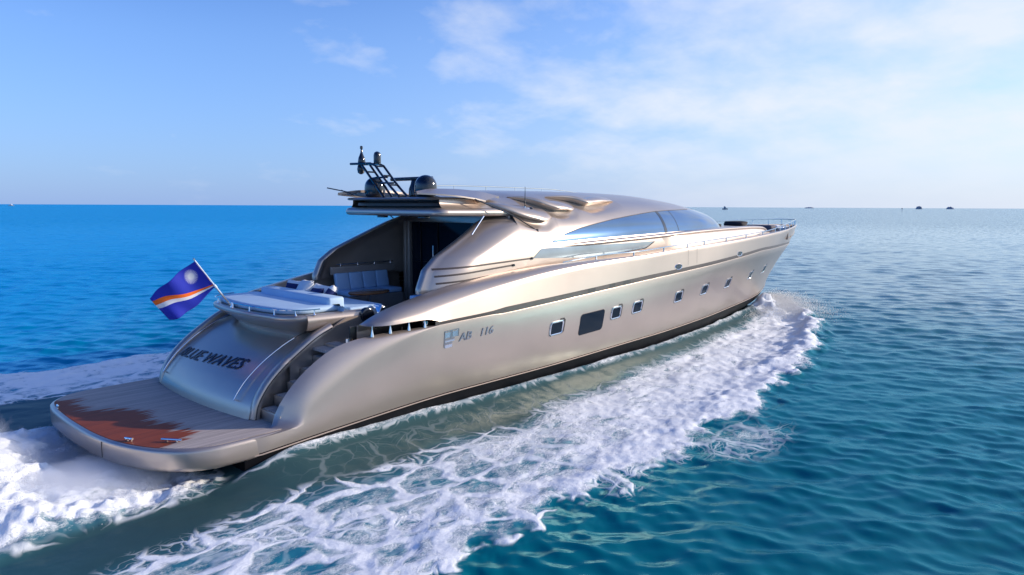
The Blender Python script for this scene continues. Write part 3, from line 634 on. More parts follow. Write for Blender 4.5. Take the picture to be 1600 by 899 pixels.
mm = MB(); mm.prism(wing_outline(7.72, 1.84, 9.4, 1.5), [(.0, 5.10), (.02, 5.18), (.06, 5.20)]); mm.build("light_bar", stripe_m, wing)
# swept side panels and blades joining wing and roof
for s_ in (-1, 1):
    P = []
    for t in np.linspace(0, 1, 26):
        x = 7.75+t*2.9; zlo = 4.93-.05*t; zt = 5.30+.04*t; rowp = []
        for v_ in np.linspace(0, 1, 12):
            y = 2.10+.12*t-(.14*math.sin(math.pi*v_)**1.3)*(1-t)**.8-.25*v_*v_*(1-.3*t); z_ = zlo+(zt-zlo)*v_; y = y*(1-sm(.25, 1, t))+(-cab_y(x, z_)-.012*t)*sm(.25, 1, t); rowp.append((x, s_*y, z_))
        P.append(rowp)
    mm = MB(); mm.grid(P, flip=s_ > 0); mm.build("wing_side", paint, wing, sharp=0)
    top = curve_pts([(7.15, 1.72, 5.42), (7.6, 1.97, 5.40), (8.2, 2.14, 5.36), (8.7, 2.16, 5.31), (9.2, 2.08, 5.25)], 24); inn_ = curve_pts([(7.15, 1.70, 5.44), (7.8, 1.55, 5.52), (8.6, 1.5, 5.53), (9.3, 1.6, 5.49), (10.0, 1.8, 5.36)], 24)
    mm = MB(); mm.grid([[(*p[:1], s_*p[1], p[2]-.035) for p in top], [(p[0], s_*p[1], p[2]) for p in top], [(p[0], s_*p[1], p[2]+.02) for p in inn_], [(p[0], s_*p[1], p[2]-.05) for p in inn_]], flip=s_ < 0); mm.build("wing_blade", paint, wing, sharp=40)

# satellite domes, scanner, mast, aerials
for y in (-1.12, 1.08):
    mm = MB(); pr = [(.20, 0), (.24, .02), (.27, .06), (.28, .12), (.285, .22), (.28, .28)]+[(.28*math.cos(a), .28+.27*math.sin(a)) for a in np.linspace(.15, 1.5, 10)]
    mm.lathe([(r*1.03, z*1.04) for r, z in pr], (7.95, y, 5.33), 32); mm.build("satellite_dome", gloss_black, yacht)
mm = MB(); mm.lathe([(.12, 0), (.16, .03), (.15, .2), (.1, .33), (.08, .42)], (8.2, -.35, 5.36), 20); rs = mm.build("radar_scanner", gloss_black, yacht)
mm = MB(); mm.box((8.2, -.22, 5.83), (.12, 1.75, .10), bev=.04); mm.build("scanner_bar", gloss_black, rs)
XM = 7.62
mast_root = MB()
def mtube(mm, pts, r): mm.tube([(XM+dx, y, z) for y, z, dx in pts], r, 8)
mt = MB()
for dx in (-.14, .14):
    mtube(mt, [(1.55, 6.26, dx), (.62, 6.24, dx), (.40, 6.17, dx), (-.18, 5.65, dx), (-.6, 5.34, dx)], .033)
    mtube(mt, [(1.02, 6.22, dx), (.40, 5.65, dx), (.06, 5.33, dx)], .033)
for (y, z) in ((.4, 6.16), (.1, 5.9), (-.18, 5.65), (.8, 6.02), (.55, 5.78), (1.5, 6.26)): mtube(mt, [(y, z, -.15), (y, z, .15)], .022)
mtube(mt, [(.48, 5.72, 0), (-.2, 5.7, 0)], .025); mtube(mt, [(.62, 5.86, 0), (.06, 5.86, 0)], .025)
mast = mt.build("radar_mast", gloss_black, yacht)
mm = MB(); mm.lathe([(.09, 0), (.11, .05), (.09, .18), (.055, .26), (.03, .33), (.022, .42), (.04, .43), (.04, .49), (.02, .51)], (XM, 1.22, 6.24), 16); mm.build("masthead_light", gloss_black, mast)
mm = MB(); mm.lathe([(.03, 0), (.09, .04), (.11, .14), (.09, .24), (.05, .28)], (XM, 1.26, 5.97), 16); mm.build("horn_speaker", gloss_black, mast)
mm = MB(); mm.lathe([(.09, 0), (.10, .05), (.10, .24), (.08, .31), (.03, .34)], (XM, .50, 6.22), 16); mm.build("navigation_light", gloss_black, mast)
mm = MB(); mm.tube([(7.55, 1.55, 5.40), (7.2, 1.62, 5.53)], .012, 6); mm.tube([(7.25, .95, 5.42), (6.75, 1.62, 5.58)], .016, 6); mm.build("whip_aerial", gloss_black, yacht)
mm = MB(); mm.tube([(8.72, -2.16, 5.28), (9.8, -2.50, 4.86), (10.66, -2.60, 4.45)], .015, 6); mm.lathe([(.02, -.05), (.05, -.03), (.05, .03), (.02, .05)], (10.69, -2.60, 4.43), 10); mm.build("folding_aerial", gloss_black, yacht)
ax, az = 10.55, 5.02; ay = cab_y(ax, az)-.05
mm = MB(); mm.tube([(ax, ay-.06, az-.02), (ax, ay-.06, az+.08)], .03, 8); mm.tube([(ax-.22, ay-.08, az+.02), (ax+.2, ay-.08, az+.02)], .02, 8); ant = mm.build("side_aerial", chrome, yacht)
mm = MB(); mm.tube([(ax, ay-.06, az+.08), (ax, ay-.06, az+.62)], [.016, .006], 8); mm.build("aerial_whip", gloss_black, ant)
mm = MB(); mm.lathe([(.03, 0), (.06, .03), (.06, .1), (.02, .12)], (ax+.22, ay-.08, az-.06), 12); mm.build("floodlight", gloss_black, ant)
# strut and underside fittings below the wing
mm = MB(); mm.tube([(9.0, -2.2, 4.84), (8.35, -2.42, 4.38)], .02, 8); mm.build("wing_strut", chrome, yacht)
mm = MB(); mm.tube([(9.2, 2.1, 4.84), (9.6, 2.2, 4.60)], .02, 8); mm.build("wing_strut", chrome, yacht)
for y in (.55, -1.2):
    mm = MB(); mm.box((7.8, y, 4.805), (.16, .3, .05), bev=.015); mm.build("downlight", gloss_black, yacht)
# roof rail
mm = MB(); rp = [(x, 1.15, float(ZR(x)[0])+np.interp(x, [9.3, 10, 16, 18.6], [.13, .17, .14, .03])) for x in np.linspace(9.3, 18.6, 40)]
mm.tube(rp, .02, 6)
for x in np.linspace(9.6, 18.2, 7):
    zt = float(np.interp(x, [p[0] for p in rp], [p[2] for p in rp])); mm.tube([(x, 1.15, zt), (x, 1.15, zt-.32)], .012, 6)
mm.build("roof_rail", chrome, yacht)

# aft bulkhead with glass doors
mm = MB(); mm.box((9.98, 0, 4.73), (.10, 4.5, .24), bev=.01); mm.build("aft_bulkhead", paint, yacht); mm = MB(); mm.box((10.02, 0, 2.2), (.1, 5.0, .24)); mm.build("door_sill", brown, yacht)
mm = MB(); mm.box((10.04, .0, 3.45), (.03, 4.5, 2.3)); mm.build("saloon_door", dark_glass, yacht)
for y in (2.22, 2.05):
    mm = MB(); mm.box((9.95, y, 3.4), (.16, .13, 2.5), bev=.03); mm.build("door_post", brown, yacht)
for y in (.75, -.75, 1.55):
    mm = MB(); mm.box((10.0, y, 3.45), (.04, .05, 2.3)); mm.build("door_frame", gloss_black, yacht)
mm = MB(); mm.tube([(9.93, .9, 2.9), (9.93, .9, 3.9)], .018, 8); mm.build("door_handle", chrome, yacht)
mm = MB(); mm.box((9.3, -2.15, 2.75), (.7, .5, 1.2), bev=.04); mm.build("bar_cabinet", brown, yacht)

# cockpit furniture fixed to the boat: port settee
mm = MB(); mm.box((8.15, 1.75, 2.30), (1.95, .75, .45), bev=.03); st = mm.build("settee", brown, yacht)
for i in range(4):
    x = 7.45+.47*i
    mm = MB(); mm.box((x, 1.70, 2.60), (.45, .68, .14), bev=.04); mm.build("seat_cushion", pale_fab, st)
    mm = MB(); mm.box((x, 2.08, 2.90), (.45, .13, .50), rot=Matrix.Rotation(rad(-12), 3, 'X'), bev=.04); mm.build("back_cushion", pale_fab, st)
mm = MB(); mm.box((8.3, 2.20, 3.22), (2.3, .06, .22), bev=.01); mm.build("backrest_panel", brown, st)
mm = MB(); mm.tube([(7.35, 2.2, 3.40), (9.4, 2.2, 3.40)], .015, 8)
for x in (7.5, 8.1, 8.7, 9.3): mm.tube([(x, 2.2, 3.3), (x, 2.2, 3.42)], .012, 6)
mm.build("settee_rail", chrome, st)
# cockpit table
mm = MB(); o = [(.62*math.cos(a)*(1.0), .42*math.sin(a)) for a in np.linspace(0, 2*math.pi, 24, endpoint=False)]; o = [(7.35+x, .62+y) for x, y in o]
mm.prism(o, [(.02, 2.70), (0, 2.72), (0, 2.75), (.02, 2.765)]); tb = mm.build("table", wood, yacht, sharp=50)
mm = MB(); mm.lathe([(.2, 2.09), (.2, 2.12), (.05, 2.16), (.05, 2.7)], (7.35, .62, 0), 16); mm.build("table_pedestal", chrome, tb)
# starboard corner seat visible beside the fin
mm = MB(); mm.box((7.0, -2.12, 2.86), (.5, .5, .12), bev=.03); mm.box((7.27, -2.15, 3.08), (.12, .5, .42), bev=.03); mm.build("corner_seat", pale_fab, yacht)

# sun deck overhanging the transom
def sd_outline(hw=2.02, xa=3.32, xf=5.7, r=.75, yc=.12):
    pts = [(xf, -2.05+yc), (4.9, -hw+yc)]
    for a in np.linspace(0, 90, 10): pts.append((xa+.12+r-r*math.sin(rad(a)), yc-hw+r-r*math.cos(rad(a))))
    mid = [(xa+.12-.12*(1-(y/(hw-r))**2), yc+y) for y in np.linspace(-hw+r, hw-r, 11)[1:-1]]; o = pts+mid+[(x, 2*yc-y) for x, y in pts[::-1]]
    if sum((o[i][0]*o[(i+1) % len(o)][1]-o[(i+1) % len(o)][0]*o[i][1]) for i in range(len(o))) < 0: o = o[::-1]
    return o
so = sd_outline()
mm = MB(); mm.prism(so, [(.66, 1.70), (.64, 2.05), (.58, 2.22), (.48, 2.33), (.34, 2.42), (.18, 2.52), (.04, 2.61), (.005, 2.645), (.0, 2.70), (.02, 2.73), (.06, 2.74), (.2, 2.74)]); sdk = mm.build("sun_deck", paint, yacht, sharp=60)
mm = MB(); mm.prism(so, [(.475, 2.325), (.462, 2.335), (.445, 2.348)], cap=False); mm.build("deck_trim", brown, sdk)
mm = MB(); mm.prism(sd_outline(1.84, 3.47, 4.85, .6), [(.03, 2.742), (0, 2.77), (0, 2.83), (.03, 2.865), (.1, 2.875)]); mm.build("sun_pad", pale_fab, sdk, sharp=60)
mm = MB(); mm.box((4.88, -.02, 2.855), (.42, 3.15, .35), bev=.06); mm.build("backrest_bolster", pale_fab, sdk)
mm = MB(); mm.box((5.55, -.1, 2.72), (.95, 3.4, .14), bev=.05); mm.build("seat_cushion", pale_fab, sdk)
mm = MB(); mm.box((5.5, 0, 2.36), (1.0, 3.9, .56), bev=.04); mm.build("seat_base", brown, sdk)
# low polished rail round the pad
rail = [(5.0, -1.80)]+[(x, y) for x, y in so if x < 4.4 and y < 2.0 and y > -1.9]
def sdrail(y0, y1):
    pts = sorted([(y, x) for x, y in so if x < 4.55 and y0 <= y <= y1]); return [(x+.06, y, 2.86) for y, x in pts]
for y0, y1 in ((-1.95, 1.05), (1.3, 2.2)):
    p = sdrail(y0, y1); mm = MB(); mm.tube(p, .013, 6)
    for i in np.linspace(.08*len(p), .92*len(p)-1, 5 if y1 < 1.2 else 2).astype(int): mm.lathe([(.03, 2.74), (.015, 2.77), (.012, 2.86)], (p[i][0], p[i][1], 0), 8)
    mm.build("pad_rail", chrome, sdk)
# light wall between the stairs and the sun deck
for s_, yw in ((-1, -2.055), (1, 2.44)):
    xs_ = np.linspace(3.4, 5.75, 16); up = np.interp(xs_, [3.4, 3.7, 4.1, 4.45, 4.8, 5.75], [1.82, 2.02, 2.26, 2.42, 2.62, 2.66]); mm = MB()
    mm.grid([[(x, yw, 1.2), (x, yw-s_*0, u_), (x, yw-s_*.06, u_)] for x, u_ in zip(xs_, up)], flip=s_ < 0); mm.build("stair_wall", paint, sdk)
# side wings of the sun deck running forward to the mooring winch
for s_ in (-1, 1):
    yc = -1.93 if s_ < 0 else 2.17
    P = []
    for t in np.linspace(0, 1, 16):
        x = 3.95+t*1.55; zt = 2.735-.02*t; zl = 2.46-.06*t; y = yc+s_*(-.10+.13*t); P.append([(x, y-s_*.16, zt-.0), (x, y-s_*.05, zt+.02), (x, y+s_*.05, zt-.02), (x, y+s_*.08, zt-.12), (x, y+s_*.03, zl), (x, y-s_*.02, zl-.06)])
    mm = MB(); mm.grid(P, flip=s_ > 0); mm.build("deck_wing", paint, sdk, sharp=70)
    mm = MB(); mm.lathe([(.17, -.05), (.175, .02), (.165, .06), (.13, .075), (.0, .078)], (5.36, yc+s_*.12, 2.62), 28, R=Matrix.Rotation(rad(90*(1 if s_ < 0 else -1)), 3, 'X')); mm.build("round_hatch", gloss_black, yacht)
    mm = MB(); mm.box((5.68, yc+s_*.05, 2.66), (.06, .3, .34), rot=Matrix.Rotation(rad(25), 3, 'Y'), bev=.02); mm.box((5.86, yc+s_*.02, 2.72), (.34, .22, .05), rot=Matrix.Rotation(rad(28), 3, 'Y'), bev=.015); mm.build("mooring_winch", chrome, yacht)
# chrome stanchions and fairlead in the haunch opening
for s_ in (-1, 1):
    for x in (4.78, 5.2, 5.65, 6.05):
        mm = MB(); z0 = float(np.interp(x, ph1[:NA, 0], ph1[:NA, 2]))-.02; yp = float(np.interp(x, ph1[:NA, 0], ph1[:NA, 1]))+.04; mm.lathe([(.042, z0), (.036, z0+.05), (.02, z0+.12), (.014, z0+.18), (.018, 2.575)], (x, s_*yp, 0), 12); mm.build("fairlead_post", chrome, yacht)
    mm = MB(); mm.tube([(4.4, s_*2.75, 2.12), (4.4, s_*2.75, 2.3)], .08, 14); mm.build("bollard", chrome, yacht); mm = MB(); mm.tube([(5.3, s_*2.9, 2.25), (5.8, s_*2.9, 2.28)], .03, 8); mm.tube([(5.4, s_*2.9, 2.12), (5.4, s_*2.9, 2.42)], .025, 8); mm.tube([(5.7, s_*2.9, 2.12), (5.7, s_*2.9, 2.42)], .025, 8); mm.build("mooring_cleat", chrome, yacht)
    mm = MB(); mm.lathe([(.02, -.06), (.09, -.05), (.10, .05), (.02, .07)], (6.18, s_*3.12, 2.46), 14); mm.build("deck_light", chrome, yacht)
# near-black inner wall behind the opening
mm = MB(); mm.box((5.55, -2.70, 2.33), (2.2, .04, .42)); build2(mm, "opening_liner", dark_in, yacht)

# side deck rails and bow rail
def sheer_pt(x, dz=0, ins=.05): q = INN(min(x, 37.0))[0]; return (x, q[0]+ins*0+.0, q[1]+dz)
for s_ in (-1, 1):
    mm = MB(); pts = [(11.1, 3.2, 3.56), (11.5, 3.25, 3.60)]+[(x, float(INN(x)[0][0]), float(INN(x)[0][1])+np.interp(x, [11.5, 13, 26, 28], [.04, .12, .14, .20])) for x in np.linspace(12.0, 28.2, 60)]
    mm.tube([(x, s_*y, z) for x, y, z in pts], .019, 6)
    for x in (12.6, 14.4, 16.2, 17.8, 19.1, 21.0, 23.0, 25.1, 27.2): q = INN(x)[0]; mm.tube([(x, s_*q[0], q[1]-.03), (x, s_*q[0], q[1]+np.interp(x, [11.5, 13, 26, 28], [.04, .12, .14, .20]))], .022, 6)
    mm.build("side_rail", chrome, yacht)
mm = MB(); half = [(x, float(INN(x)[0][0]), float(INN(x)[0][1])+np.interp(x, [28.2, 30, 36, 37], [.2, .26, .30, .30])) for x in np.linspace(28.2, 36.9, 40)]
full = [(x, -y, z) for x, y, z in half]+[(37.02, 0, 4.42)]+[(x, y, z) for x, y, z in half[::-1]]
mm.tube(full, .024, 6)
for x in (28.3, 29.6, 31.0, 32.4, 33.8, 35.0, 36.0, 36.7):
    q = INN(x)[0]; zt = float(np.interp(x, [p[0] for p in half], [p[2] for p in half]))
    for s_ in (-1, 1): mm.tube([(x, s_*q[0], q[1]-.02), (x, s_*q[0], zt)], .02, 6)
mm.build("bow_rail", chrome, yacht)
mm = MB(); mm.box((35.4, 0, 3.86), (.9, .22, .34), bev=.05); mm.build("anchor_roller", chrome, yacht)
# bow seat
mm = MB(); mm.box((30.15, -.75, 3.95), (.7, 1.5, .55), bev=.12); bs_ = mm.build("bow_seat", grey_fab, yacht)
mm = MB(); mm.box((31.0, -.75, 3.98), (.62, 1.4, .46), bev=.12); mm.build("seat_pad", white_fab, bs_)

# flagstaff
B_ = Vector((3.42, .5, 2.74)); T_ = Vector((2.60, .5, 3.90))
mm = MB(); mm.lathe([(.05, 0), (.04, .05), (.028, .1)], B_, 12); mm.tube([B_, B_+(T_-B_)*.45], .022, 8); mm.tube([B_+(T_-B_)*.42, B_+(T_-B_)*.48], .032, 8); mm.tube([B_+(T_-B_)*.45, T_], .017, 8); mm.lathe([(.0, -.03), (.03, -.02), (.03, .02), (0, .035)], T_, 10); mm.build("flagstaff", chrome, yacht)

# ------------------------------------------------------------------ loose things on board
def tag(o, label, cat, group=None, kind=None):
    if label: o['label'] = label; o['category'] = cat
    if group: o['group'] = group
    if kind: o['kind'] = kind
    return o
def flag():
    ax_ = (T_-B_).normalized(); top = B_+(T_-B_)*.965; bot = B_+(T_-B_)*.45; nu, nv = 44, 30
    # corner points: hoist on the staff, fly streaming aft and drooping
    fly_t = Vector((1.8, .98, 3.06)); fly_b = Vector((2.2, .99, 2.53))
    V = []; uv = []
    for i in range(nu):
        u_ = i/(nu-1)
        for j in range(nv):
            v_ = j/(nv-1); h = bot+(top-bot)*v_; f = fly_b+(fly_t-fly_b)*v_; p = h*(1-u_)+f*u_
            p = p+Vector((.03, .10, 0))*math.sin(6.0*u_+1.2*v_)*u_**.7+Vector((0, .04, .02))*math.sin(13*u_-2.5*v_)*u_+Vector((0, 0, -.13))*math.sin(math.pi*u_)*(1-v_)*1.0+Vector((0, 0, .05))*math.sin(math.pi*u_)*v_
            V.append(p); uv.append((u_, v_))
    mm = MB(); F = [(i*nv+j, (i+1)*nv+j, (i+1)*nv+j+1, i*nv+j+1) for i in range(nu-1) for j in range(nv-1)]; mm.add(V, F)
    o = mm.build("ensign_flag", flag_m, None, sharp=0); me = o.data; ul_ = me.uv_layers.new(name="UVMap")
    for lp in me.loops: ul_.data[lp.index].uv = uv[lp.vertex_index]
    sd_ = o.modifiers.new("thickness", 'SOLIDIFY'); sd_.thickness = .004
    return tag(o, "blue ensign with white sunburst and orange and white rays flying from the stern staff", "flag")
flag()
def pillow(name, c, size, rot, mat, label, band=None):
    bm = bmesh.new(); n = 14; V = {}
    for sgn in (1, -1):
        for i in range(n+1):
            for j in range(n+1):
                a, b2 = 2*i/n-1, 2*j/n-1; e = max(0, (1-a**4)*(1-b2**4))**.55; k_ = .93+.07*abs(a*b2)
                V[sgn, i, j] = bm.verts.new((a*size[0]/2*k_, b2*size[1]/2*k_, sgn*(size[2]/2*e+.004)))
        for i in range(n):
            for j in range(n):
                q = [V[sgn, i, j], V[sgn, i+1, j], V[sgn, i+1, j+1], V[sgn, i, j+1]]; f = bm.faces.new(q if sgn > 0 else q[::-1])
                if band and abs(2*(i+.5)/n-1) > .55: f.material_index = 1
    bmesh.ops.remove_doubles(bm, verts=bm.verts[:], dist=.0095)
    R = rot.to_matrix()
    for v in bm.verts: v.co = R @ v.co+Vector(c)
    me = bpy.data.meshes.new(name); bm.to_mesh(me); bm.free(); o = finish(name, me, [mat, band] if band else mat, None, sharp=0); return tag(o, label, "pillow", "loose pillows behind the sun pad bolster")
from mathutils import Euler
pillow("throw_pillow", (5.25, .98, 2.95), (.54, .5, .17), Euler((rad(8), rad(-62), rad(12))), navy, "navy pillow with white edges, propped at the end of the bolster nearest the flag", white_fab)
pillow("throw_pillow", (5.22, .42, 2.98), (.60, .74, .24), Euler((rad(-6), rad(-58), rad(-8))), white_fab, "large plain white pillow leaning on the sun pad bolster")
pillow("throw_pillow", (5.35, -.12, 2.93), (.54, .56, .22), Euler((rad(14), rad(-50), rad(10))), white_fab, "smaller white pillow slumped between the large white pillow and the navy ones")
pillow("throw_pillow", (5.12, -.32, 2.95), (.36, .46, .17), Euler((rad(-5), rad(-60), rad(5))), navy, "small plain navy pillow in front of the slumped white pillow")
pillow("throw_pillow", (5.25, -.70, 2.95), (.56, .5, .19), Euler((rad(-22), rad(-55), rad(-25))), navy, "navy pillow with a white stripe, nearest the mooring winch", white_fab)

def blob(name, c, size, mat, label, cat, seed=0, group=None):
    bm = bmesh.new(); bmesh.ops.create_cube(bm, size=1); bmesh.ops.subdivide_edges(bm, edges=bm.edges[:], cuts=5, use_grid_fill=True); r = random.Random(seed)
    ph = [r.uniform(0, 6) for _ in range(6)]
    for v in bm.verts:
        p = v.co*2; n_ = Vector((p.x*math.sqrt(max(0, 1-p.y**2/2*.6)), p.y*math.sqrt(max(0, 1-p.x**2/2*.6)), p.z*(1-.25*(p.x**2+p.y**2)*.6))); w = 1+.06*math.sin(4*p.x+ph[0])*math.sin(3*p.y+ph[1])+.05*math.sin(5*p.z+ph[2]+2*p.x)
        v.co = Vector((n_.x*size[0]/2*w, n_.y*size[1]/2*w, n_.z*size[2]/2*w))+Vector(c)
    me = bpy.data.meshes.new(name); bm.to_mesh(me); bm.free(); return tag(finish(name, me, mat, None, sharp=0), label, cat, group)
blob("covered_lounger", (27.5, -.7, 4.27), (.85, 1.0, .36), dark_fab, "charcoal covered lounger on the foredeck, in front of the grey bow seat", "lounger", 3)
blob("seat_cushion", (24.8, -.9, 4.30), (.5, .6, .16), dark_fab, "small dark cushion lying on the foredeck between windshield and covered lounger", "cushion", 5)
pillow("throw_pillow", (23.9, -.75, 4.46), (.7, .9, .22), Euler((rad(10), rad(-35), rad(15))), dark_fab, "dark pillow tipped up on the foredeck just ahead of the windshield"); bpy.data.objects["throw_pillow.005"]['group'] = "dark cushions on the foredeck"

# ------------------------------------------------------------------ far boats and islets
def at(px, py_depth, z=0):
    d = (Fw + (px-800)/1067*Rw); d = Vector((d.x, d.y, 0)); d = d/d.dot(Vector((Fw.x, Fw.y, 0)).normalized()); return Vector((-3.77, -14.92, 0))+d*py_depth+Vector((0, 0, z))
def islet(px, D, w, h, label):
    c = at(px, D); side = Vector((Rw.x, Rw.y, 0)).normalized(); fr = Vector((-side.y, side.x, 0)); mm = MB(); n, m2 = 28, 8; P = []
    r = random.Random(int(px))
    prof_ = [max(.0, (1-abs(2*i/(n-1)-1)**3))*(.75+.4*r.random()) for i in range(n)]
    for i in range(n):
        P.append([c+side*(w*(i/(n-1)-.5))+fr*(w*.18*math.cos(math.pi*k_/(m2-1)))*prof_[i]+Vector((0, 0, -.5+(h+.5)*prof_[i]*math.sin(math.pi*k_/(m2-1))**.7)) for k_ in range(m2)])
    mm.grid(P); o = mm.build("islet", far_m, None, sharp=0); return tag(o, label, "islet", "low islets on the horizon")
islet(1427, 3200, 34, 14, "low dark islet on the horizon beside the thin channel marker")
islet(1475, 3600, 46, 12, "flat islet on the horizon to the right of the taller dark one")
islet(1258, 5200, 80, 9, "faint long islet on the horizon just beyond the yacht bow")
def far_boat(px, D, L_, mat, label, hgt):
    c = at(px, D); root = bpy.data.objects.new("distant_boat", None); root.location = c; root.rotation_euler = (0, 0, math.atan2(Rw.y, Rw.x)); C.objects.link(root); tag(root, label, "boat")
    mm = MB(); P = []
    for t in np.linspace(0, 1, 12):
        w = .16*L_*(1-t**3); P.append([(L_*(t-.5), -w, hgt*.35+.1*hgt*t), (L_*(t-.5)*.95, -w*.7, -.3), (L_*(t-.5)*.95, w*.7, -.3), (L_*(t-.5), w, hgt*.35+.1*hgt*t)])
    mm.grid(P, closej=True); mm.add(P[0], [(0, 1, 2, 3)]); mm.build("hull", mat, root)
    mm = MB(); mm.box((-.05*L_, 0, hgt*.6), (.4*L_, .2*L_, hgt*.5), bev=.1*hgt); mm.box((-.1*L_, 0, hgt*.9), (.22*L_, .16*L_, hgt*.25), bev=.05*hgt); mm.build("cabin", mat, root)
    return root
far_boat(28, 1900, 16, white_gel, "tiny white motor boat on the horizon, left of the flag", 5)
far_boat(1128, 1500, 12, far_m, "small dark boat on the horizon behind the yacht's bow", 7)
mk_ = at(1401, 900); root = bpy.data.objects.new("channel_marker", None); root.location = mk_; C.objects.link(root); tag(root, "thin post of a channel marker standing in the sea left of the islets", "marker")
mm = MB(); mm.tube([(0, 0, -1), (0, 0, 4.2)], .22, 8); mm.build("post", far_m, root); mm = MB(); mm.box((0, 0, 4.4), (1.3, 1.3, 1.1), bev=.1); mm.build("daymark", far_m, root)

# ------------------------------------------------------------------ sea
def vnoise(x, y, seed):
    xi = np.floor(x).astype(np.int64); yi = np.floor(y).astype(np.int64); fx = x-xi; fy = y-yi; fx = fx*fx*(3-2*fx); fy = fy*fy*(3-2*fy)
    def h(a, b): n = (a*374761393+b*668265263+seed*982451653) & 0x7fffffff; n = ((n ^ (n >> 13))*1274126177) & 0x7fffffff; return ((n ^ (n >> 16)) & 0xffff)/65535.0
    return (h(xi, yi)*(1-fx)+h(xi+1, yi)*fx)*(1-fy)+(h(xi, yi+1)*(1-fx)+h(xi+1, yi+1)*fx)*fy
def fbm(x, y, seed, o=4): 
    s = 0; a = .5; t = 0
    for i in range(o): s = s+a*vnoise(x*2**i, y*2**i, seed+i); t += a; a *= .55
    return s/t
HB = pch([(-20, 2.9), (1.9, 3.0)]+[(r[0], r[1]) for r in CHINE[1:]]+[(60, 0)])
YO = pch([(-40, 14.5), (-6, 9.6), (2.4, 8.35), (5.7, 8.85), (8.8, 8.7), (13, 8.25), (16, 7.85), (20, 7.15), (23.7, 6.0), (27, 5.2), (29.5, 4.1), (31.5, 1.6), (32.5, .6)])
YI = pch([(-40, 6.5), (-6, 5.0), (-1.4, 4.35), (.8, 4.05), (1.9, 3.85), (3.1, 3.75), (5.4, 3.9), (7.8, 3.75), (10.6, 3.55), (13.3, 3.45), (18, 3.0), (22, 2.6), (26, 2.0), (30.4, .8), (32.5, 0)])
def wake(x, y):
    """foam density, extra height, calm factor in boat coordinates"""
    ay = np.abs(y)+np.where(y > 0, -1.6*sm(14, 0, x), 0)
    n = (fbm(x*.5, y*.5, 11)-.5); n2 = fbm(x*1.4, y*1.4, 31)-.5
    n3 = fbm(x*3.4, y*3.4, 37)-.5; yo = YO(np.clip(x, -40, 32.4))+n*1.9+n2*1.1+n3*.6; yi = YI(np.clip(x, -40, 32.4))+n*.8*sm(24, 4, x)
    inx = sm(32.6, 31.5, x)*sm(-45, -20, x)
    s = (ay-yi)/np.maximum(yo-yi, .2)
    edge = sm(0, .25, s)*sm(1.04, .86, s)
    dens = edge*(.62+.30*sm(2, 12, x)+.20*np.exp(-((s-.78)/.22)**2))*inx
    dens = np.where(y > 0, np.minimum(dens*1.35, 1.0), dens); lobe = np.exp(-(((x-10.6)/1.5)**2+((ay-8.9)/.7)**2)); dens = np.maximum(dens, .55*lobe)
    d = ay-HB(np.clip(x, -20, 60)); along = sm(1.0, 3.0, x)*sm(30, 26, x)
    ridge = np.exp(-((d-.10)/.13)**2)*along; dens = np.maximum(dens, np.maximum(ridge*.55, .11*along*sm(.1, .5, d)*sm(2.4, .9, d)))
    bw = np.exp(-((x-29.2)/1.9)**2)*np.exp(-((d-.65)/.75)**2)*(x < 33); dens = np.maximum(dens, np.minimum(bw*1.5, 1.0))
    stern = sm(1.9, 1.0, x)*sm(3.3, 2.6, np.abs(y)-.06*(1.5-x))*sm(-60, -30, x); dens = np.maximum(dens, stern*(.90-.25*sm(-4, -16, x)))
    hgt = ridge*.10+.34*np.exp(-(np.maximum(d+.05, 0)/.75)**2)*along
    hgt = hgt+bw*(.25+1.0*fbm(x*1.8, y*2.6, 91)**1.5)
    crest = np.exp(-((s-.86)/.16)**2)*inx*(.08+.24*sm(8, 28, x)); hgt = hgt+crest
    lump = (fbm(x*.8, y*1.3, 5)-.45)*.20+(fbm(x*3.2, y*4.6, 9)-.47)*.10
    hgt = hgt+dens*lump*(.6+.8*sm(10, 28, x))
    hgt = hgt+stern*(.18*sm(1, -2, x)+(.58*sm(.0, -2.2, x)-.2*sm(-5, -12, x))*np.exp(-(y/2.0)**2)+(fbm(x*1.5, y*1.5, 17)-.4)*.36+(fbm(x*6, y*6, 19)-.5)*.10)
    calm = 1-.85*np.clip(sm(1.15, .85, s)*sm(-.2, .3, x+2)*sm(34, 31, x), 0, 1)
    return dens, hgt, calm, s, 1-np.clip(stern*1.2+np.exp(-(np.maximum(d, 0)/.35)**2)*along, 0, 1)
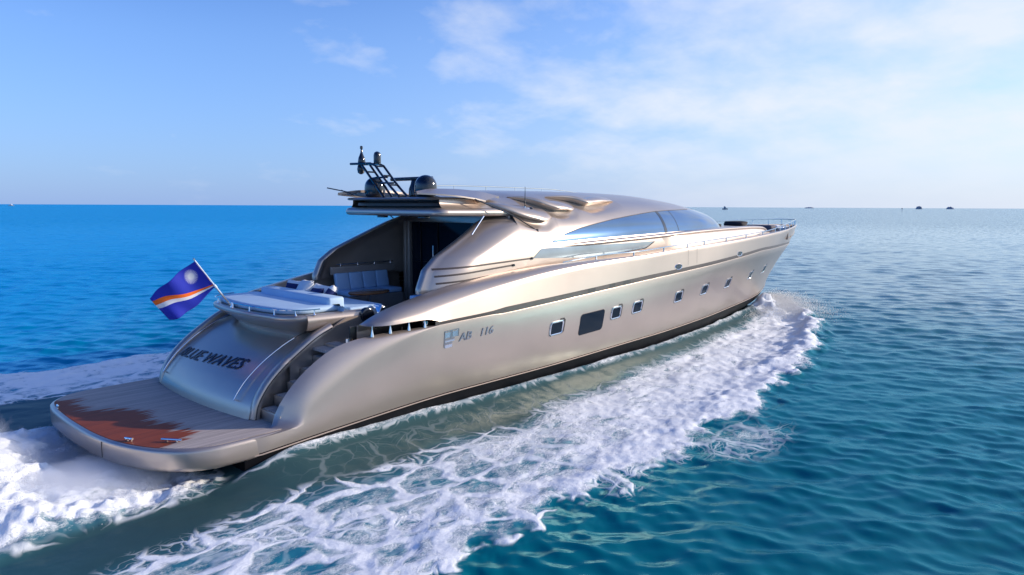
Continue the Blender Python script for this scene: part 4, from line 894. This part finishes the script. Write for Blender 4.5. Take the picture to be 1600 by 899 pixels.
def build_sea():
    cx, cy = -3.77, -14.92; az0 = math.atan2(Fw.y, Fw.x)
    an = np.r_[np.linspace(-.80, .80, 560), np.linspace(.80, 2*math.pi-.80, 90)[1:-1]]; an = np.r_[an]
    r = [2.5]
    while r[-1] < 60000:
        R_ = r[-1]; r.append(R_+(.16 if R_ < 8 else max(.055, .0042*R_) if R_ < 160 else R_*.02 if R_ < 2000 else R_*.08))
    r = np.array(r); nr, na = len(r), len(an)
    A, Rr = np.meshgrid(az0+an, r, indexing='ij'); X = cx+Rr*np.cos(A); Y = cy+Rr*np.sin(A); x = X.ravel(); y = Y.ravel(); rr = Rr.ravel()
    sp_ = np.maximum(.0042*rr, .055)*np.where(rr > 160, 6, 1); dens, hg, calm, s, lk = wake(x, y)
    near = rr < 200; z = np.zeros_like(x); dx = np.zeros_like(x); dy = np.zeros_like(x)
    xn, yn = x[near], y[near]; spn = sp_[near]; zz = np.zeros_like(xn); ddx = np.zeros_like(xn); ddy = np.zeros_like(xn); wind = math.atan2(-.35, -1.0)+rad(20)
    # choppy sea: crests lie roughly across the view
    wind = az0+math.pi+rad(-14); g = np.random.default_rng(3)
    for i in range(110):
        lam = .30*(9)**(g.random()**1.2); kk = 2*math.pi/lam; th = wind+g.normal(0, .42); a = .0029*lam**.66*(.6+.8*g.random())
        ph = g.random()*6.283; fade = sm(2.2, 4.5, lam/spn); arg = kk*(xn*math.cos(th)+yn*math.sin(th))+ph; c_1 = np.cos(arg)*a*fade; zz += c_1; s1 = np.sin(arg)*a*fade*.75; ddx -= s1*math.cos(th); ddy -= s1*math.sin(th)
    grp = .55+.9*fbm(xn*.11, yn*.11, 77, 3)
    ins = np.clip(calm[near]+.0, 0, 1); z[near] = zz*ins*grp; dx[near] = ddx*ins*grp; dy[near] = ddy*ins*grp
    z += hg
    me = bpy.data.meshes.new("sea"); nv = len(x); co = np.stack([x+dx, y+dy, z], 1).astype(np.float32)
    i = np.arange(na)[:, None]; j = np.arange(nr-1)[None, :]; ii = (i+1) % na
    q = np.stack([i*nr+j, ii*nr+j, ii*nr+j+1, i*nr+j+1], -1).reshape(-1, 4)[:, ::-1]
    # centre disc
    me.vertices.add(nv); me.vertices.foreach_set("co", co.ravel()); nf = len(q); me.loops.add(nf*4); me.polygons.add(nf)
    me.loops.foreach_set("vertex_index", q.astype(np.int32).ravel()); me.polygons.foreach_set("loop_start", np.arange(0, nf*4, 4, dtype=np.int32)); me.polygons.foreach_set("loop_total", np.full(nf, 4, np.int32))
    me.update(calc_edges=True); me.validate()
    at_ = me.attributes.new("foam", 'FLOAT', 'POINT'); at_.data.foreach_set("value", dens.astype(np.float32))
    at2 = me.attributes.new("lace", 'FLOAT', 'POINT'); at2.data.foreach_set("value", (sm(15, 3, x)*lk).astype(np.float32))
    at3 = me.attributes.new("hull_reflect", 'FLOAT', 'POINT'); at3.data.foreach_set("value", (np.clip(sm(.45, .0, s)*sm(-6, 0, x)*sm(30, 26, x), 0, 1)).astype(np.float32))
    return me
def sea_material():
    m = pmat("sea_water", (0.0, 0.08, 0.16), 0.06); nt, N, L, b = nodes(m); 
    def M(op, a, c=None, d=None, clamp=False):
        q = N("ShaderNodeMath"); q.operation = op; q.use_clamp = clamp
        for i, w in enumerate((a, c, d)):
            if w is None: continue
            if isinstance(w, (int, float)): q.inputs[i].default_value = w
            else: L(w, q.inputs[i])
        return q.outputs[0]
    def MR(v, a, b2, c, d):
        q = N("ShaderNodeMapRange"); q.interpolation_type = 'SMOOTHSTEP'
        for i, w in enumerate((v, a, b2, c, d)):
            if isinstance(w, (int, float)): q.inputs[i].default_value = w
            else: L(w, q.inputs[i])
        return q.outputs[0]
    geo = N("ShaderNodeNewGeometry"); pos = geo.outputs['Position']
    def att(n): a = N("ShaderNodeAttribute"); a.attribute_name = n; return a.outputs['Fac']
    foam, lace, hull_reflect = att("foam"), att("lace"), att("hull_reflect")
    def mapping(v, sc, rot=0): q = N("ShaderNodeMapping"); q.inputs['Scale'].default_value = sc; q.inputs['Rotation'].default_value = (0, 0, rot); L(v, q.inputs[0]); return q.outputs[0]
    def noise(v, s, det, ro=.5, dist=0, color=False): q = N("ShaderNodeTexNoise"); q.inputs['Scale'].default_value = s; q.inputs['Detail'].default_value = det; q.inputs['Roughness'].default_value = ro; q.inputs['Distortion'].default_value = dist; L(v, q.inputs['Vector']); return q.outputs['Color' if color else 'Fac']
    # warped coordinates for the foam web
    wn = noise(mapping(pos, (.8, 1, 0)), .9, 3, color=True); sub = N("ShaderNodeVectorMath"); sub.operation = 'SUBTRACT'; L(wn, sub.inputs[0]); sub.inputs[1].default_value = (.5, .5, .5)
    sc_ = N("ShaderNodeVectorMath"); sc_.operation = 'SCALE'; L(sub.outputs[0], sc_.inputs[0]); sc_.inputs['Scale'].default_value = 1.6
    add = N("ShaderNodeVectorMath"); L(pos, add.inputs[0]); L(sc_.outputs[0], add.inputs[1]); wp = mapping(add.outputs[0], (.62, 1.0, 0), rad(6))
    def vor(s): q = N("ShaderNodeTexVoronoi"); q.feature = 'DISTANCE_TO_EDGE'; q.inputs['Scale'].default_value = s; q.voronoi_dimensions = '2D'; L(wp, q.inputs['Vector']); return q.outputs['Distance']
    v1, v2, v3 = vor(1.25), vor(3.1), vor(7.0)
    fine = noise(mapping(pos, (.7, 1, 1)), 4.5, 10, .74); broad = noise(mapping(pos, (.5, 1, 1)), .75, 6, .6, .4)
    wid = M('MULTIPLY', M('ADD', .02, M('MULTIPLY', foam, .16)), M('ADD', .25, M('MULTIPLY', fine, 1.5)))
    web1 = MR(M('DIVIDE', v1, M('ADD', wid, .001)), .35, 1.5, 1, 0); web2 = MR(M('DIVIDE', v2, M('ADD', M('MULTIPLY', wid, 1.3), .001)), .3, 1.5, .9, 0); web3 = MR(M('DIVIDE', v3, M('ADD', wid, .001)), .2, 1.5, .6, 0)
    web = M('MAXIMUM', web1, M('MAXIMUM', M('MULTIPLY', web2, MR(broad, .40, .62, .15, 1)), M('MULTIPLY', web3, MR(broad, .45, .65, 0, .9))))
    web = M('MULTIPLY', M('MULTIPLY', web, MR(foam, .05, .35, 0, 1)), M('ADD', .30, M('MULTIPLY', lace, .70)))
    gr = noise(mapping(pos, (.8, 1.1, 1)), 15, 6, .7); holes = MR(noise(mapping(pos, (.55, 1.0, 1)), 1.8, 6, .68, .6), .48, .66, 0, 1)
    gr2 = noise(mapping(pos, (.8, 1.1, 1)), 42, 3, .6)
    val = M('ADD', M('MULTIPLY', foam, 1.25), M('MULTIPLY', M('SUBTRACT', broad, .5), 1.0)); val = M('ADD', val, M('MULTIPLY', M('SUBTRACT', fine, .5), 1.25)); val = M('ADD', val, M('MULTIPLY', M('SUBTRACT', gr, .5), .70)); val = M('ADD', val, M('MULTIPLY', M('SUBTRACT', gr2, .5), .30))
    val = M('SUBTRACT', val, M('MULTIPLY', holes, .46)); val = M('SUBTRACT', val, M('MULTIPLY', lace, .22)); sheet = M('MULTIPLY', MR(val, .30, .94, 0, 1), MR(foam, .02, .25, 0, 1))
    fm = M('MAXIMUM', web, sheet); fm = M('MINIMUM', fm, 1.0)
    # water body colour: blue far off, green-teal near, grey-green hull reflection painted in alongside
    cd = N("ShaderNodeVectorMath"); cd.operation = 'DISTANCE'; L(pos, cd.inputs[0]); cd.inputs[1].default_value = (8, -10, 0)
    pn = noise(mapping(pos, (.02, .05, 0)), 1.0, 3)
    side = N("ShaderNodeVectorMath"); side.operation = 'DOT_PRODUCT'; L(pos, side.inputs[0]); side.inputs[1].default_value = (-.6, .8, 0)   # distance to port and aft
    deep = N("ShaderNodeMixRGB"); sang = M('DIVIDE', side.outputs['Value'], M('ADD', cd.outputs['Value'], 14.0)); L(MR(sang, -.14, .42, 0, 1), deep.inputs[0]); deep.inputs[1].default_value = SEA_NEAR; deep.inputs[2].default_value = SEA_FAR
    tint = N("ShaderNodeMixRGB"); L(M('MULTIPLY', hull_reflect, .75), tint.inputs[0]); L(deep.outputs[0], tint.inputs[1]); tint.inputs[2].default_value = (.055, .080, .072, 1)
    aer = N("ShaderNodeMixRGB"); L(M('MULTIPLY', MR(foam, .1, .8, 0, 1), .45), aer.inputs[0]); L(tint.outputs[0], aer.inputs[1]); aer.inputs[2].default_value = (.06, .28, .42, 1)
    # ripples
    r1 = noise(mapping(pos, (1, 1, 1)), 2.2, 4, .55, .4); r2 = noise(mapping(pos, (.55, 1.1, 1), rad(-48)), .62, 4, .55, .3); r3 = noise(pos, 7, 3, .6)
    h = M('ADD', M('MULTIPLY', r1, .09), M('ADD', M('MULTIPLY', r2, .30), M('MULTIPLY', r3, .018))); h = M('MULTIPLY', h, M('SUBTRACT', 1, M('MULTIPLY', hull_reflect, .25))); h = M('ADD', h, M('MULTIPLY', fm, .05)); h = M('ADD', h, M('MULTIPLY', M('MULTIPLY', fine, fm), .14))
    bp = N("ShaderNodeBump"); bp.inputs['Strength'].default_value = 1.0; bp.inputs['Distance'].default_value = .19; L(h, bp.inputs['Height'])
    # small facets that stay rough however far away they are
    jn = noise(mapping(pos, (.5, 1, 1), rad(-48)), 1.1, 3, .6, color=True); js = N("ShaderNodeVectorMath"); js.operation = 'SUBTRACT'; L(jn, js.inputs[0]); js.inputs[1].default_value = (.5, .5, .5)
    jm = N("ShaderNodeVectorMath"); jm.operation = 'MULTIPLY'; L(js.outputs[0], jm.inputs[0]); jd = M('ADD', .16, MR(cd.outputs['Value'], 60, 260, 0, 1.2)); jc = N("ShaderNodeCombineXYZ"); L(jd, jc.inputs[0]); L(jd, jc.inputs[1]); L(jc.outputs[0], jm.inputs[1])
    ja = N("ShaderNodeVectorMath"); L(bp.outputs[0], ja.inputs[0]); L(jm.outputs[0], ja.inputs[1]); jz = N("ShaderNodeVectorMath"); jz.operation = 'NORMALIZE'; L(ja.outputs[0], jz.inputs[0])
    nrm = jz.outputs[0]; bd = N("ShaderNodeBsdfDiffuse"); L(aer.outputs[0], bd.inputs['Color'])
    gl = N("ShaderNodeBsdfGlossy"); L(MR(cd.outputs['Value'], 8, 30, .24, .13), gl.inputs['Roughness']); L(nrm, gl.inputs['Normal'])
    gt = N("ShaderNodeMixRGB"); L(MR(sang, -.14, .38, 0, 1), gt.inputs[0]); gn = N("ShaderNodeMixRGB"); L(MR(cd.outputs['Value'], 6, 34, 0, 1), gn.inputs[0]); gn.inputs[1].default_value = (.28, .66, .78, 1); gn.inputs[2].default_value = GLOSS_NEAR; L(gn.outputs[0], gt.inputs[1]); gt.inputs[2].default_value = GLOSS_FAR; gs = N("ShaderNodeMixRGB"); L(hull_reflect, gs.inputs[0]); L(gt.outputs[0], gs.inputs[1]); gs.inputs[2].default_value = (.25, .29, .30, 1); L(gs.outputs[0], gl.inputs['Color'])
    fr = N("ShaderNodeFresnel"); fr.inputs['IOR'].default_value = 1.42; L(nrm, fr.inputs['Normal'])
    w1 = N("ShaderNodeMixShader"); L(M('MULTIPLY', fr.outputs[0], M('SUBTRACT', 1.0, M('MULTIPLY', MR(foam, .1, .8, 0, 1), .5))), w1.inputs[0]); L(bd.outputs[0], w1.inputs[1]); L(gl.outputs[0], w1.inputs[2])
    fd = N("ShaderNodeBsdfDiffuse"); fd.inputs['Color'].default_value = (.93, .96, .97, 1); L(bp.outputs[0], fd.inputs['Normal'])
    w2 = N("ShaderNodeMixShader"); L(fm, w2.inputs[0]); L(w1.outputs[0], w2.inputs[1]); L(fd.outputs[0], w2.inputs[2]); nt.nodes.remove(b); L(w2.outputs[0], nt.nodes["Material Output"].inputs['Surface'])
    return m
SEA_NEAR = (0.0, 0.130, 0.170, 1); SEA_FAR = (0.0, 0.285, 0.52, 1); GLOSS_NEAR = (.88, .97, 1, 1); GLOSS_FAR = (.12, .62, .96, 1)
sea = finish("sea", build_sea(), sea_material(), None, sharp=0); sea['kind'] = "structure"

# ------------------------------------------------------------------ spray: many small drops of white water
spray_m = pmat("spray_drops", (.86, .89, .92), .6); nt_, N_, L_, b_ = nodes(spray_m)
df = N_("ShaderNodeBsdfDiffuse"); df.inputs[0].default_value = (.97, .98, .99, 1); tl = N_("ShaderNodeBsdfTranslucent"); tl.inputs[0].default_value = (.97, .98, .99, 1); ms_ = N_("ShaderNodeMixShader"); L_(df.outputs[0], ms_.inputs[1]); ms_.inputs[0].default_value = .75; L_(tl.outputs[0], ms_.inputs[2]); L_(ms_.outputs[0], nt_.nodes["Material Output"].inputs[0])
def drops(name, P, S, label):
    n = len(P); base = np.array([(1, 1, 1), (1, -1, -1), (-1, 1, -1), (-1, -1, 1)])/1.73
    q = rng.normal(size=(n, 4)); q /= np.linalg.norm(q, axis=1)[:, None]; w, x, y, z = q.T
    R = np.stack([1-2*(y*y+z*z), 2*(x*y-z*w), 2*(x*z+y*w), 2*(x*y+z*w), 1-2*(x*x+z*z), 2*(y*z-x*w), 2*(x*z-y*w), 2*(y*z+x*w), 1-2*(x*x+y*y)], 1).reshape(n, 3, 3)
    V = np.einsum('nij,kj->nki', R, base)*S[:, None, None]+P[:, None, :]; F = (np.arange(n)[:, None, None]*4+np.array([(0, 1, 2), (0, 3, 1), (0, 2, 3), (1, 3, 2)])[None]).reshape(-1, 3)
    me = bpy.data.meshes.new(name); me.vertices.add(n*4); me.vertices.foreach_set("co", V.astype(np.float32).ravel()); me.loops.add(len(F)*3); me.polygons.add(len(F))
    me.loops.foreach_set("vertex_index", F.astype(np.int32).ravel()); me.polygons.foreach_set("loop_start", np.arange(0, len(F)*3, 3, dtype=np.int32)); me.polygons.foreach_set("loop_total", np.full(len(F), 3, np.int32)); me.update(calc_edges=True)
    o = finish(name, me, spray_m, None, smooth=True, sharp=0); return tag(o, label, "spray", kind="stuff")
def jets(n, per, start, vel, tmax, spread, grav=9.8):
    """streaks of drops along ballistic arcs"""
    p0 = np.repeat(start, per, 0); v = np.repeat(vel, per, 0); t = np.repeat(tmax, per)*rng.random(n*per)**.75; P = p0+v*t[:, None]; P[:, 2] -= .5*grav*t*t; P += rng.normal(0, 1, P.shape)*(spread[0]+spread[1]*t)[:, None]; return P[P[:, 2] > .02]
# bow: sheets thrown outward from the stem
n = 560; x0 = 32.0-6.5*rng.random(n)**1.5; k_ = sm(26, 31, x0); st = np.c_[x0, -HB(np.clip(x0, -20, 60))-.15, np.full(n, .15)]; q = .55+.45*rng.random(n)
ve = np.c_[-1.5-2.5*rng.random(n), -(2.0+4.6*rng.random(n))*(.5+.5*k_), (1.0+2.7*k_)*q]; tm = 2*ve[:, 2]/9.8*1.05
P1 = jets(n, 100, st, ve, tm, (.02, .20)); S1 = .006+.022*rng.random(len(P1))**3
drops("bow_spray", P1, S1, "white spray thrown outward from the yacht bow")
# stern: churned plume behind the platform
n = 3200; y0 = rng.normal(0, 1.2, n); x0 = .7-4.5*rng.random(n)**1.3; st = np.c_[x0, np.clip(y0, -2.5, 2.5), .12+.5*sm(0, -2.2, x0)*np.exp(-(y0/2)**2)]
ve = np.c_[-(2.2+4.0*rng.random(n)), rng.normal(0, .8, n)-.25, (.9+3.9*sm(.4, -1.4, x0)*np.exp(-(y0/2.0)**2))*(.25+.85*rng.random(n))]; tm = (ve[:, 2]+np.sqrt(ve[:, 2]**2+19.6*.3))/9.8
P2 = jets(n, 120, st, ve, tm, (.03, .16)); P2 = P2[~((P2[:, 0] > -.12) & (np.abs(P2[:, 1]) < 3.1) & (P2[:, 2] > .32))]; S2 = .004+.010*rng.random(len(P2))**4
drops("stern_spray", P2, S2, "churned white spray boiling up behind the swim platform")

# fine mist hanging over the churned water
def mist(name, c, size, label, density, shape):
    mm = MB(); mm.box(c, size); m = bpy.data.materials.new(name); m.use_nodes = True; nt = m.node_tree; nt.nodes.clear(); N = nt.nodes.new; L = nt.links.new
    out = N("ShaderNodeOutputMaterial"); pv = N("ShaderNodeVolumePrincipled"); pv.inputs['Color'].default_value = (.95, .97, 1, 1); pv.inputs['Anisotropy'].default_value = .0; L(pv.outputs[0], out.inputs['Volume'])
    geo = N("ShaderNodeNewGeometry")
    def vec(op, a, b):
        q = N("ShaderNodeVectorMath"); q.operation = op; L(a, q.inputs[0])
        if isinstance(b, tuple): q.inputs[1].default_value = b
        else: L(b, q.inputs[1])
        return q
    def M(op, a, b=None, clamp=False):
        q = N("ShaderNodeMath"); q.operation = op; q.use_clamp = clamp
        for i_, w in enumerate((a, b)):
            if w is None: continue
            if isinstance(w, (int, float)): q.inputs[i_].default_value = w
            else: L(w, q.inputs[i_])
        return q.outputs[0]
    nz = N("ShaderNodeTexNoise"); nz.inputs['Scale'].default_value = 1.7; nz.inputs['Detail'].default_value = 7; nz.inputs['Roughness'].default_value = .68; nz.inputs['Distortion'].default_value = .5; L(geo.outputs['Position'], nz.inputs['Vector'])
    acc = None
    for (cc, rr, k_) in shape:
        p = vec('MULTIPLY', vec('SUBTRACT', geo.outputs['Position'], cc).outputs[0], tuple(1/q for q in rr)); ln = N("ShaderNodeVectorMath"); ln.operation = 'LENGTH'; L(p.outputs[0], ln.inputs[0])
        e = M('MULTIPLY', M('SUBTRACT', 1.0, ln.outputs['Value'], clamp=True), k_); acc = e if acc is None else M('MAXIMUM', acc, e)
    d = M('MULTIPLY', M('SUBTRACT', M('MULTIPLY', acc, 1.6), M('MULTIPLY', nz.outputs['Fac'], .95)), density, ); d = M('MAXIMUM', d, 0.0); L(d, pv.inputs['Density'])
    o = mm.build(name, m, None, smooth=False); o['kind'] = "stuff"; o['label'] = label; o['category'] = "mist"; return o
mist("stern_mist", (-3.6, -.4, 1.15), (9.0, 8.4, 2.3), "soft white mist over the churned wash behind the swim platform", 5.0, [((-3.4, .1, .35), (3.9, 3.2, 1.75), 1.0), ((-.5, -1.5, .12), (2.4, 1.9, .6), 1.0)])
